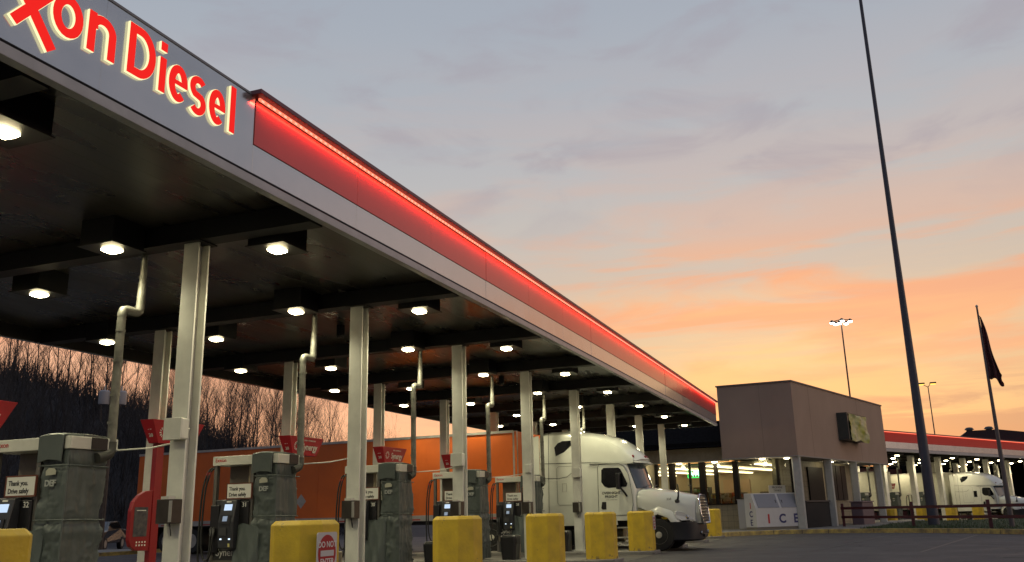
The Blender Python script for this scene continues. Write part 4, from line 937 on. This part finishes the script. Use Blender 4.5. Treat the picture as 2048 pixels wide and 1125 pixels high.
# ice freezer (turned), white cabinet, notice, dark box
fd_ = Vector((cos(radians(-48)), sin(radians(-48)))); sd_ = Vector((cos(radians(42)), sin(radians(42)))); fo = Vector((48.35, 5.42))
def FZ(a, b, z): p = fo+fd_*a+sd_*b; return (p.x, p.y, z)
fz = thing('ice_freezer', 'white ice merchandiser with two sloped grey doors by the shop wall', 'ice freezer')
WF = mat('freezer_white', (.62, .62, .62), .4, var=.05)
MB().prism([(0, .32), (0, 1.25), (.35, 2.02), (.95, 2.02), (.95, .32)], lambda a, b, c: FZ(c, a, b), 0, 3.1).build('body', WF, fz, .01)
box('plinth', mat('plinth', (.2, .18, .14), .7), fz, 0, 3.1, .02, .93, .18, .318, 0, FZ)
for a in (.15, 1.62):
    MB().prism([(a, 1.28), (a+1.32, 1.28), (a+1.32, 1.98), (a, 1.98)], lambda x, z, c: FZ(x, (z-1.25)*.35/.77-.012-c, z), 0, .02).build('sloped_door', mat('freezer_door', (.25, .26, .30), .35), fz, .004)
    MB().tube([FZ(a+(1.2 if a < 1 else .12), .10, 1.5), FZ(a+(1.2 if a < 1 else .12), .16, 1.66)], .025, 6).build('door_handle', BLK, fz)
for i, (ch, cm) in enumerate((('I', INKR), ('C', INKB), ('E', INKB))):
    text(ch, FZ(.75+i*.85, -.006, .52), ((fd_.x, fd_.y, 0), (0, 0, 1)), .62, cm, fz, off=.02)
    text(ch, FZ(-.004, .44, 1.25-i*.42), ((-sd_.x, -sd_.y, 0), (0, 0, 1)), .42, cm, fz, off=.01)
cbn = thing('white_cabinet', 'plain pale cabinet standing between tan block wall and ice freezer', 'cabinet')
sb('body', mat('cab_grey', (.45, .45, .47), .5), cbn, .05, .60, 2.62, 3.42, G, 1.72, .02); sb('top_edge', ALU, cbn, .03, .62, 2.60, 3.44, 1.722, 1.76)
nt_ = thing('notice_board', 'small pale notice board standing on top of the ice freezer', 'notice')
box('board', mat('notice', (.55, .53, .42), .6), nt_, 1.3, 2.35, .5, .54, 2.03, 2.42, 0, FZ)
text('PROPANE', FZ(1.82, .495, 2.26), ((fd_.x, fd_.y, 0), (0, 0, 1)), .15, INKD, nt_); text('TANKS', FZ(1.82, .495, 2.10), ((fd_.x, fd_.y, 0), (0, 0, 1)), .15, INKD, nt_)
db = thing('dark_cabinet', 'dark grey steel cabinet on the porch beside the corner column', 'cabinet')
sb('body', mat('cab_dark', (.016, .018, .02), .7, spec=.2), db, 1.2, 5.0, .25, 1.4, G-.05, 1.52, .03); sb('lid', mat('lid_dk', (.03, .03, .033), .5), db, 1.15, 5.05, .2, 1.45, 1.522, 1.60, .01)
bn_ = thing('porch_bench', 'dull mauve box bench before the porch beside the red rail fence', 'bench')
sb('body', mat('mauve', (.13, .09, .105), .6), bn_, 7.6, 9.8, -.75, -.1, G-.1, 1.45, .05); sb('top', mat('mauve2', (.2, .14, .16), .6), bn_, 7.55, 9.85, -.8, -.05, 1.452, 1.52, .02)
# ------------------------------------------------------------------ sidewalk, kerb, grass
kl = [(44.4, 6.62), (45.9, 5.5), (47.05, 4.3), (47.55, 3.2), (47.6, 2.2), (47.2, .6), (46.3, -1.6), (44.6, -3.6), (41.8, -5.7), (38, -8.3), (30, -13)]
kp = []
for i in range(len(kl)-1):
    p0, p1, p2, p3 = [Vector(kl[max(0, min(len(kl)-1, i+j))]) for j in (-1, 0, 1, 2)]
    for q_ in range(6): t_ = q_/6; kp.append(.5*((2*p1)+(-p0+p2)*t_+(2*p0-5*p1+4*p2-p3)*t_*t_+(-p0+3*p1-3*p2+p3)*t_**3))
kp.append(Vector(kl[-1])); nrm = []
for i, p in enumerate(kp):
    t_ = (kp[min(i+1, len(kp)-1)]-kp[max(0, i-1)]).normalized(); nrm.append(Vector((-t_.y, t_.x)))
kb = MB(); secs = [[(p.x, p.y, -.03), (p.x+n_.x*.03, p.y+n_.y*.03, .19), (p.x+n_.x*.22, p.y+n_.y*.22, .20), (p.x+n_.x*.24, p.y+n_.y*.24, -.03)] for p, n_ in zip(kp, nrm)]
kb.loft(secs); tag(kb.build('kerb', KERB, None, smooth=30), kind='structure')
gap = MB()
for i in range(4, len(kp), 7):
    p, n_ = kp[i], nrm[i]; t_ = Vector((n_.y, -n_.x))*.012
    gap.add([(p.x-t_.x-n_.x*.004, p.y-t_.y-n_.y*.004, 0), (p.x+t_.x-n_.x*.004, p.y+t_.y-n_.y*.004, 0), (p.x+t_.x+n_.x*.026, p.y+t_.y+n_.y*.026, .192), (p.x-t_.x+n_.x*.026, p.y-t_.y+n_.y*.026, .192)], [(0, 1, 2, 3)])
tag(gap.build('kerb_joint', INKD), kind='structure')
# pavement behind the kerb: from start to about the corner; grass behind the rest
def strip_(i0, i1, w0, w1, z0, z1, name, m, kind='structure'):
    q = MB()
    for i in range(i0, i1): 
        p, n_ = kp[i], nrm[i]
        q.v += [(p.x+n_.x*w0, p.y+n_.y*w0, z0), (p.x+n_.x*w1, p.y+n_.y*w1, z1)]
    for i in range(i1-i0-1): q.f.append((2*i, 2*i+2, 2*i+3, 2*i+1))
    return tag(q.build(name, m), kind=kind)
pv = MB(); pv.prism([(45.0, 6.5), (46.2, 5.65), (47.3, 4.4), (47.8, 3.2), (47.85, 2.2), (47.5, .8), (58, -3.0), (72, -3.6), (72, 6), (51.5, 16), (46, 16)], lambda a, b, c: (a, b, c), -.4, .188)
tag(pv.build('pavement', CONC), kind='structure')
gm = MB(); edge = [(p.x+n_.x*.23, p.y+n_.y*.23) for p, n_ in list(zip(kp, nrm))[30:]]
far = [(47.6+(i)*0, 0) for i in range(1)]
rows = 9; cols_ = len(edge); GR = []
for j in range(rows+1):
    f = j/rows
    for i, (ex, ey) in enumerate(edge):
        s = i/(cols_-1); fx_, fy_ = 59+s*6, -3.2-s*34
        GR.append((ex+(fx_-ex)*f, ey+(fy_-ey)*f, .198+.16*sin(pi*min(1, f*1.25)*.5)*(1 if f < .8 else (1-f)*5) + .02*sin(i*1.3+j*2.1)-(.15 if f == 1 else 0)))
gm.v = GR; gm.f = [(j*cols_+i, j*cols_+i+1, (j+1)*cols_+i+1, (j+1)*cols_+i) for j in range(rows) for i in range(cols_-1)]
tag(gm.build('grass_bank', mat('grass_ground', (.045, .065, .022), .95, var=.4, scale=3, bump=.8, bscale=30)), kind='structure')
bl = MB()
for _ in range(9000):
    f = random.random()**1.6*.8; s = random.random(); i = s*(cols_-2); i0 = int(i); a = i-i0
    j = f*rows; j0 = int(j); bf = j-j0
    def P_(jj, ii): return Vector(GR[jj*cols_+ii])
    p = P_(j0, i0).lerp(P_(j0, i0+1), a).lerp(P_(j0+1, i0).lerp(P_(j0+1, i0+1), a), bf)
    an = random.uniform(0, 6.28); h = random.uniform(.04, .12); ww = .012
    dx, dy = cos(an)*ww, sin(an)*ww; lx, ly = random.uniform(-.04, .04), random.uniform(-.04, .04)
    bl.add([(p.x-dx, p.y-dy, p.z-.02), (p.x+dx, p.y+dy, p.z-.02), (p.x+lx, p.y+ly, p.z+h)], [(0, 1, 2)])
tag(bl.build('grass', mat('grass_blade', (.05, .085, .025), .8, var=.4)), 'short green grass behind the yellow kerb', 'grass', kind='stuff')
# rail fence
fe = thing('rail_fence', 'low maroon two rail timber fence on the grass strip', 'fence')
fpts = [(51.6, 1.75), (49.9, -.3), (47.6, -2.0), (46.0, -3.3), (44.0, -4.75), (41.6, -6.4), (38.5, -8.6)]
fpts = [(53.2, 1.35), (48.0, -1.92), (44.1, -4.8), (39.9, -7.7)]
for i, (a, b) in enumerate(fpts):
    MB().box(a-.07, a+.07, b-.07, b+.07, .1, 1.40).build('post', FEN, fe, .01)
for z in (1.08, .62):
    for i in range(len(fpts)-1):
        a, b = Vector(fpts[i]), Vector(fpts[i+1]); v = (b-a).normalized(); n_ = Vector((-v.y, v.x))
        f2 = lambda s_, w_, zz, a=a, v=v, n_=n_: (a.x+v.x*s_+n_.x*w_, a.y+v.y*s_+n_.y*w_, zz)
        box('rail', FEN, fe, 0, (b-a).length-.002, -.115, -.072, z, z+.13, 0, f2)
# ------------------------------------------------------------------ poles, flag, masts
sp = thing('tall_sign_pole', 'very tall tapering blue grey steel pole leaving the top of the picture', 'pole', (49.91, -2.92, .2))
MB().tube([(0, 0, -.3), (0, 0, 6), (0, 0, 14), (0, 0, 22), (0, 0, 32), (0, 0, 42)], [.27, .215, .145, .108, .082, .07], 20).build('shaft', mat('pole_paint', (.06, .065, .09), .5, var=.2, scale=1), sp, smooth=50)
MB().lathe([(.62, -.2), (.62, .03), (.5, .05)], n=20).build('base_plate', CONC, sp)
fa = radians(-7.23); fl = thing('flagpole', 'slim pole with dark furled flag hanging limp at its top', 'flagpole', (45*cos(fa), 45*sin(fa), .2))
MB().tube([(0, 0, -.1), (0, 0, 5), (0, 0, 9.72)], [.11, .075, .04], 10).build('pole', mat('flag_pole_alu', (.12, .10, .10), .5), fl, smooth=50)
MB().lathe([(.01, 9.85), (.06, 9.8), (.06, 9.75), (.01, 9.71)], n=10).build('finial', ALU, fl)
fm = MB(); secs = []
for j in range(26):
    f = j/25; z = 9.35-f*2.75; wd = .08+.72*min(1, f*1.05)*(1-.12*f)+.05*sin(f*40)*(f > .8); x0_ = .03; q = []
    for i in range(16):
        a = i/15; fold = .09*sin(a*14+f*3)*(.3+f)
        lat = .05+wd*a*.82+.03*sin(f*9)
        q.append((fold*.8+lat*.1, -lat+.10*f, z-a*(.25+.75*f)*.5-.1*f*sin(a*9)))
    secs.append(q+[(x+.015, y+.004, zz) for x, y, zz in q[::-1]])
fm.loft(secs).build('flag', mat('flag_cloth', (.035, .018, .022), .8, var=.7, scale=2.5, c2=(.10, .015, .02), stretch=(1, 3, .4)), fl, smooth=70)
tp = thing('high_mast_light', 'tall slim mast with ring of six white lit lamps beyond the shop', 'street lamp', (110*cos(radians(.28)), 110*sin(radians(.28)), -.3))
MB().tube([(0, 0, 0), (0, 0, 22.6)], [.13, .075], 10).build('mast', mat('mast_grey', (.09, .08, .08), .5), tp, smooth=50)
MB().tube([(-.1, -.95, 22.75), (0, 0, 22.9), (.1, .95, 22.75)], .05, 6).build('crossarm', DGR, tp)
ML = emis('mast_lens', (1, .93, .8), 10)
for i, (a, b, z) in enumerate(((0, -1.0, 22.6), (.4, -.55, 22.45), (0, -.1, 22.75), (-.4, .2, 22.4), (.4, .6, 22.48), (0, 1.0, 22.6))):
    h_ = MB().lathe([(.09, .30), (.28, .10), (.31, 0)], (a, b, z), n=14).build('lamp_head', DGR, tp, smooth=50); MB().lathe([(.28, -.01), (.24, -.12), (.1, -.17)], (a, b, z), n=14).build('lens', ML, h_, smooth=60)
sl_ = thing('street_lamp', 'distant slim lamp post with single yellow lamp arm right of the tall pole', 'street lamp', (130*cos(radians(-4.05)), 130*sin(radians(-4.05)), -.3))
MB().tube([(0, 0, 0), (0, 0, 16.6)], [.10, .06], 8).build('post', mat('mast_grey', (.09, .08, .08), .5), sl_, smooth=50)
MB().tube([(0, 0, 16.5), (0, .6, 16.9), (0, 1.6, 16.9)], .05, 6).build('arm', DGR, sl_); MB().tube([(0, 0, 16.5), (0, -.3, 16.9), (0, -.9, 17)], .05, 6).build('arm', DGR, sl_)
for yy in (.8, -.6):
    h_ = MB().box(-.3, .3, yy-.45, yy+.35, 16.92, 17.12).build('lamp_head', DGR, sl_, .05); MB().box(-.22, .22, yy-.38, yy+.28, 16.84, 16.918).build('lens', emis('sodium_lens', (1, .60, .10), 2.2), h_)

# ------------------------------------------------------------------ second canopy beyond
C2 = Vector((72.0, -1.75)); D2a = radians(-27.8); A1 = Vector((cos(D2a), sin(D2a))); A2 = Vector((-A1.y, A1.x))
def T(a, b, z): p = C2+A1*a+A2*b; return (p.x, p.y, z-.30)
c2 = thing('fuel_canopy', 'far diesel canopy with glowing red band, seen past the shop on the right', 'canopy')
def cb(nm, m, par, a0, a1, b0, b1, z0, z1, bevel=0): return box(nm, m, par, a0, a1, b0, b1, z0, z1, bevel, T)
cb('fascia_panel', FASC, c2, -8, 48, 0, .1, 5.62, 6.10); cb('groove', DTRIM, c2, -8, 48, .03, .1, 5.60, 5.619); cb('fascia_lip', TRIM, c2, -8, 48, -.02, .1, 5.38, 5.60)
FREDF = mat('fascia_red_far', (.80, .03, .02), .6)
for k in range(20): cb('red_panel', FREDF, c2, -8+k*2.8, -8+(k+1)*2.8-.006, -.012, .1, 6.102, 6.84)
cb('light_cap', CAPM, c2, -8, 48, -.17, .25, 6.85, 6.92); cb('light_strip', LED, c2, -8, 48, -.055, -.03, 6.80, 6.845)
led_lamp(T(20, -.15, 7.135), 56, 1300, D2a)
cb('soffit', SOFF, c2, -8, 48, .11, 12, 5.62, 5.66); cb('roof_deck', BEAM, c2, -8, 48, .11, 12, 5.67, 6.5); cb('fascia_panel', FASC, c2, -8, 48, 12.01, 12.1, 5.38, 6.8)
lb2 = ['leftmost', 'second', 'third', 'fourth', 'fifth', 'sixth', 'seventh', 'eighth', 'ninth', 'tenth']
ns = 0
for k in range(9):
    a = -1.6+k*4.9
    cb('beam', BEAM, c2, a-.15, a+.15, .12, 11.9, 5.40, 5.61)
    for b in (2.2, 7.0): cb('column', STEELW, c2, a-.2, a+.2, b-.2, b+.2, .02, 5.39)
    for rj, (b, da) in enumerate(((1.2, .6), (3.4, -.5), (6.4, .9), (8.8, .1))):
        p = T(a+da, b, 5.24)
        o = copy_tree(lamp0); o.location = p; o.rotation_euler = (0, 0, D2a)
        o.scale = (1.2, 1.2, 1); tag(o, 'lit lamp under the far canopy, %s bay, %s row back' % (lb2[k], ['front', 'second', 'third', 'last'][rj]), 'light', 'lamps under the far canopy')
        if rj in (0, 2):
            li = bpy.data.lights.new('far_lamp_light', 'SPOT'); li.energy = 260; li.color = (1, .86, .56); li.spot_size = radians(155); li.spot_blend = .7; li.shadow_soft_size = .2
            lo = bpy.data.objects.new('far_lamp_light', li); COL.objects.link(lo); lo.location = (p[0], p[1], p[2]-.15)
    if k < 8:
        t = first.copy(); COL.objects.link(t); t.location = T(a-.3, -.6, 0); t.rotation_euler = (0, 0, D2a); tag(t, 'yellow bollard before the far canopy, %s of that row' % lb2[k], 'bollard', 'yellow bollards before the far canopy')
        if k < 7:
            q = copy_tree(d0); q.location = T(a, 2.2, 0); q.rotation_euler = (0, 0, D2a); tag(q, 'dispenser under the far canopy, %s from the left there' % lb2[k], 'fuel pump', 'dispensers under the far canopy')
            q2 = make_cover(50+k) if k == 0 else copy_tree(cv2)
            if k == 0: cv2 = q2
            q2.location = T(a, 2.2, 0); q2.rotation_euler = (0, 0, D2a); tag(q2, 'tarp covered pump under the far canopy, %s from the left there' % lb2[k], 'covered pump', 'covered pumps under the far canopy')
            q3 = copy_tree(tp0); q3.location = T(a, 6.7, 2.9); q3.rotation_euler = (0, 0, D2a); tag(q3, 'red topper sign under the far canopy, %s from the left there' % lb2[k], 'sign', 'toppers under the far canopy')
            q4 = copy_tree(pipe0); q4.location = T(a, 2.2, 0); q4.rotation_euler = (0, 0, D2a); tag(q4, 'thin pipe under the far canopy, %s from the left there' % lb2[k], 'pipe', 'pipes under the far canopy')
tr2 = copy_tree(TR)
for ch in [c for c in bpy.data.objects if c.parent == tr2 and c.name.startswith('lettering')]: bpy.data.objects.remove(ch)
tr2.location = T(16.4, -3.4, .0); tr2.rotation_euler = (0, 0, D2a); tag(tr2, 'cream white truck cab with sleeper under the far canopy at the right edge', 'truck')
MB().prism([(3.62, 2.0), (3.62, 2.5), (3.9, 2.5), (3.9, 2.0)], lambda a, b, w_: (-(1.24+w_), a, b), -.004, .006).build('sleeper_window', TGL, tr2, .03)
WTR = mat('trailer_cream', (.60, .60, .50), .4, var=.08)
t2 = make_trailer('box_trailer', 'cream box trailer behind the far truck under the far canopy', WTR, 14.0, WTR); t2.location = T(16.4, 3.0, .0); t2.rotation_euler = (0, 0, D2a+radians(2))
t3 = make_trailer('box_trailer', 'pale box trailer left of the sign pole under the far canopy', WTR, 14.0, WTR); t3.location = T(6.8, 4.0, .0); t3.rotation_euler = (0, 0, D2a)
# dark buildings behind the far canopy
b1 = thing('maroon_building', 'dark maroon panelled building behind the far truck', 'building')
cb('wall', stripes(mat('maroon_wall', (.09, .02, .025), .6, var=.3), 0, 1.5, .08, .4), b1, 26, 60, 19, 24, 0, 5.6)
cb('roof', SHIN, b1, 25.8, 60.2, 18.8, 24.2, 5.601, 5.8)
cb('door', DGR, b1, 34, 36, 18.93, 18.99, 0, 3)
b2 = thing('dark_barn', 'dark gabled roof with two roof vents rising beyond the far canopy', 'building')
bc = Vector((118*cos(radians(-6.2)), 118*sin(radians(-6.2))))
def U(a, b, z): return (bc.x+a*sin(radians(6.2))*0+b, bc.y-a, z)
box('wall', SHIN, b2, -9.5, 22, 0, 20, -1, 6.9, 0, U)
MB().prism([(-3.8, 6.91), (-1.0, 9.35), (2.2, 9.35), (22, 6.2), (22, 5.8)], lambda a, b, c: U(a, c, b), -.6, 20.6).build('roof', mat('barn_roof', (.03, .022, .025), .8), b2)
for a in (-.4, 1.7): MB().lathe([(.35, 0), (.35, .35), (.55, .4), (.35, .65), (.05, .7)], U(a, 3, 9.3), n=12).build('roof_vent', DGR, b2)
for a in (12.0, 12.9): MB().lathe([(.18, 0), (.18, .7), (.25, .75)], U(a, 3, 7.5), n=8).build('chimney', DGR, b2)

# ------------------------------------------------------------------ wooded hill on the left
def ridge(az): 
    pts = [(10, .2), (18, .8), (24, 1.6), (28, 2.2), (32, 3.2), (35, 4.6), (38, 7.4), (41, 10.2), (45, 12.0), (50, 14.0), (56, 16), (70, 18), (90, 18)]
    for (a, h), (b, k) in zip(pts, pts[1:]):
        if a <= az <= b: return h+(k-h)*(az-a)/(b-a)
    return 18 if az > 90 else .2
def hz(az, D):
    f = min(1, max(0, (D-58)/34)); f = f*f*(3-2*f); fall = 1 if D < 96 else max(.6, 1-(D-96)/200)
    return ridge(az)*f*fall+.3*sin(D*.3+az)*f-.02
hm = MB(); azs = [10+i*2 for i in range(46)]; Ds = [56, 60, 64, 68, 72, 76, 80, 84, 88, 92, 96, 110, 140, 200, 300]
hm.v = [(D*cos(radians(a)), D*sin(radians(a)), hz(a, D)) for D in Ds for a in azs]; na = len(azs)
hm.f = [(j*na+i, (j+1)*na+i, (j+1)*na+i+1, j*na+i+1) for j in range(len(Ds)-1) for i in range(na-1)]
tag(hm.build('hillside', HILL, smooth=60), kind='structure')
def tree_mesh(seed, H):
    R = random.Random(seed); tr = MB(); cr = MB()
    lean = Vector((R.uniform(-.08, .08), R.uniform(-.08, .08), 1)).normalized()
    tp_ = [Vector((0, 0, -.4))]
    for i in range(1, 7): tp_.append(tp_[-1]+(lean+Vector((R.uniform(-.07, .07), R.uniform(-.07, .07), 0)))*H/8)
    tr.tube(tp_, [.085*(1-i*.12) for i in range(7)], 5)
    def br(p, dr, ln, rad, lv):
        q = [p]; dd = dr.copy()
        for i in range(3):
            dd = (dd+Vector((R.uniform(-.22, .22), R.uniform(-.22, .22), R.uniform(-.02, .22)))).normalized(); q.append(q[-1]+dd*ln/3)
        cr.tube(q, [rad, rad*.75, rad*.5, rad*.25], 3, False)
        if lv:
            for _ in range(R.randint(3, 5)):
                k = R.randint(1, 3); a = R.uniform(0, 6.28); s = R.uniform(.45, .9)
                nd_ = (dd+Vector((cos(a)*s, sin(a)*s, R.uniform(.1, .5)))).normalized(); br(q[k], nd_, ln*R.uniform(.5, .75), rad*.5, lv-1)
    for i in range(2, 7):
        for _ in range(2 if i < 6 else 3):
            a = R.uniform(0, 6.28); s = R.uniform(.4, .9) if i < 6 else .35
            br(tp_[i], Vector((cos(a)*s, sin(a)*s, 1)).normalized(), H*R.uniform(.22, .36), .038*(1-i*.08), 3)
    return tr, cr
protos = []
for s in range(6):
    a, b = tree_mesh(100+s, 9.5)
    t = thing('bare_tree', 'x', 'tree'); a.build('trunk', BARK, t); b.build('crown', BARK, t); protos.append(t)
used = set(); cnt = 0
RR = random.Random(5)
spots = []
for i in range(64):   # skyline
    az = 23+i*.52+RR.uniform(-.2, .2); spots.append((az, RR.uniform(86, 96), RR.uniform(.75, 1.05) if az > 33 else RR.uniform(.38, .62) if az < 28.5 else RR.uniform(.55, .8)))
for i in range(86):   # slope
    az = RR.uniform(32, 55); spots.append((az, RR.uniform(64, 86), RR.uniform(.55, .9)))
for i, (az, D, s) in enumerate(spots):
    k = i % 6
    o = protos[k] if k not in used else copy_tree(protos[k]); used.add(k)
    o.location = (D*cos(radians(az)), D*sin(radians(az)), hz(az, D)-.1); o.rotation_euler = (0, 0, RR.uniform(0, 6.28)); o.scale = (s*1.0, s*1.0, s*RR.uniform(.9, 1.15))
    if D > 86: tag(o, 'bare leafless tree on the skyline of the wooded hill', 'tree', 'bare trees along the ridge')
    else: tag(o, 'bare leafless tree on the dark slope of the hill', 'tree', 'bare trees on the slope')
bs = MB()
for _ in range(15000):
    az = RR.uniform(30, 56); D = RR.uniform(62, 97); h = RR.uniform(.8, 3.4)*(.55 if az < 37 else 1); x, y, z = D*cos(radians(az)), D*sin(radians(az)), hz(az, D)-.2
    a = RR.uniform(0, 6.28); ww = RR.uniform(.02, .06); lx, ly = RR.uniform(-2, 2), RR.uniform(-2, 2)
    bs.add([(x-cos(a)*ww, y-sin(a)*ww, z), (x+cos(a)*ww, y+sin(a)*ww, z), (x+lx, y+ly, z+h)], [(0, 1, 2)])
tag(bs.build('undergrowth', mat('brush_brown', (.040, .040, .046), .9)), 'dense leafless brush covering the hillside', 'brush', kind='stuff')
# utility pole with two transformers
ua = radians(45.45); up_ = thing('utility_pole', 'wooden utility pole with two grey transformer cans behind the first pipe', 'utility pole', (48*cos(ua), 48*sin(ua), 0))
MB().tube([(0, 0, 0), (0, 0, 7.9)], [.16, .12], 8).build('pole', mat('pole_wood', (.09, .07, .055), .9, var=.3), up_)
for s in (-1, 1):
    ox, oy = s*.38*sin(ua), -s*.38*cos(ua)
    c = MB().lathe([(.24, 0), (.26, .06), (.26, .62), (.20, .68), (.05, .70)], (ox, oy, 7.0), n=16).build('transformer', mat('can_grey', (.30, .31, .34), .5), up_, smooth=40)
    MB().tube([(ox, oy, 7.68), (ox, oy, 7.95)], [.05, .03], 6).build('bushing', mat('porcelain', (.3, .3, .3), .3), c)
    MB().tube([(ox*.6, oy*.6, 7.3), (0, 0, 7.3)], .05, 5).build('bracket', DGR, c)
MB().tube([(-.5*sin(ua), .5*cos(ua), 7.0), (-.45*sin(ua), .45*cos(ua), 6.2), (-.1, 0, 5.6), (0, -.12, 5.2)], .02, 5).build('wire', BLK, up_)
# far parked car and kerb beyond the islands
def make_car(label, x, y, rz, m):
    t = thing('parked_car', label, 'car', (x, y, 0), rz)
    prof = [(-2.2, .35), (-2.25, .6), (-2.15, .88), (-1.2, 1.0), (-.45, 1.42), (.9, 1.45), (1.6, 1.08), (2.15, 1.0), (2.25, .6), (2.2, .35)]
    secs = []
    for yy, k in ((-.86, .97), (-.8, 1), (.8, 1), (.86, .97)): secs.append([(a*k, yy*(1 if z < 1.02 else .82), .35+(z-.35)*k) for a, z in prof])
    MB().loft(secs).build('body', m, t, .03)
    MB().prism([(-1.05, 1.04), (-.47, 1.37), (.85, 1.39), (1.35, 1.08)], lambda a, b, c: (a, c, b), -.775, .775).build('side_window', TGL, t)
    MB().add([(-1.14, -.7, 1.035), (-1.14, .7, 1.035), (-.52, .62, 1.41), (-.52, -.62, 1.41), (-1.10, -.7, 1.0), (-1.10, .7, 1.0), (-.48, .62, 1.38), (-.48, -.62, 1.38)], [(0, 1, 2, 3), (7, 6, 5, 4), (0, 4, 5, 1), (1, 5, 6, 2), (2, 6, 7, 3), (3, 7, 4, 0)]).build('windscreen', mat('car_glass', (.10, .12, .15), .3), t)
    for a in (-1.4, 1.4):
        for b in (-.78, .78):
            w_ = MB().lathe([(.2, -.1), (.32, -.1), (.33, 0), (.32, .1), (.2, .1)], (0, 0, 0), 'y', 18).build('wheel', RUB, t, smooth=40, loc=(a, b, .33)); MB().lathe([(.2, -.105 if b < 0 else .105), (.08, -.09 if b < 0 else .09)], (0, 0, 0), 'y', 14).build('rim', ALU, w_)
    for b in (-.62, .62): box('headlight', CHR, t, -2.262, -2.2, b-.16, b+.16, .62, .76, .01)
    return t
make_car('dark parked car with pale windscreen beyond the trailer tail', 36.6, 37.4, radians(28), mat('car_dark', (.02, .022, .028), .25, coat=.5))
make_car('small dark parked car half hidden behind the nearest pump cover', 33.5, 41.0, radians(32), mat('car_dark2', (.05, .05, .06), .25, coat=.5))
tag(MB().box(14, 34, 30.2, 30.4, -.05, .15).build('rear_kerb', KERB), kind='structure')
tag(MB().box(14, 34, 30.401, 34, -.05, .14).build('rear_pavement', CONC), kind='structure')
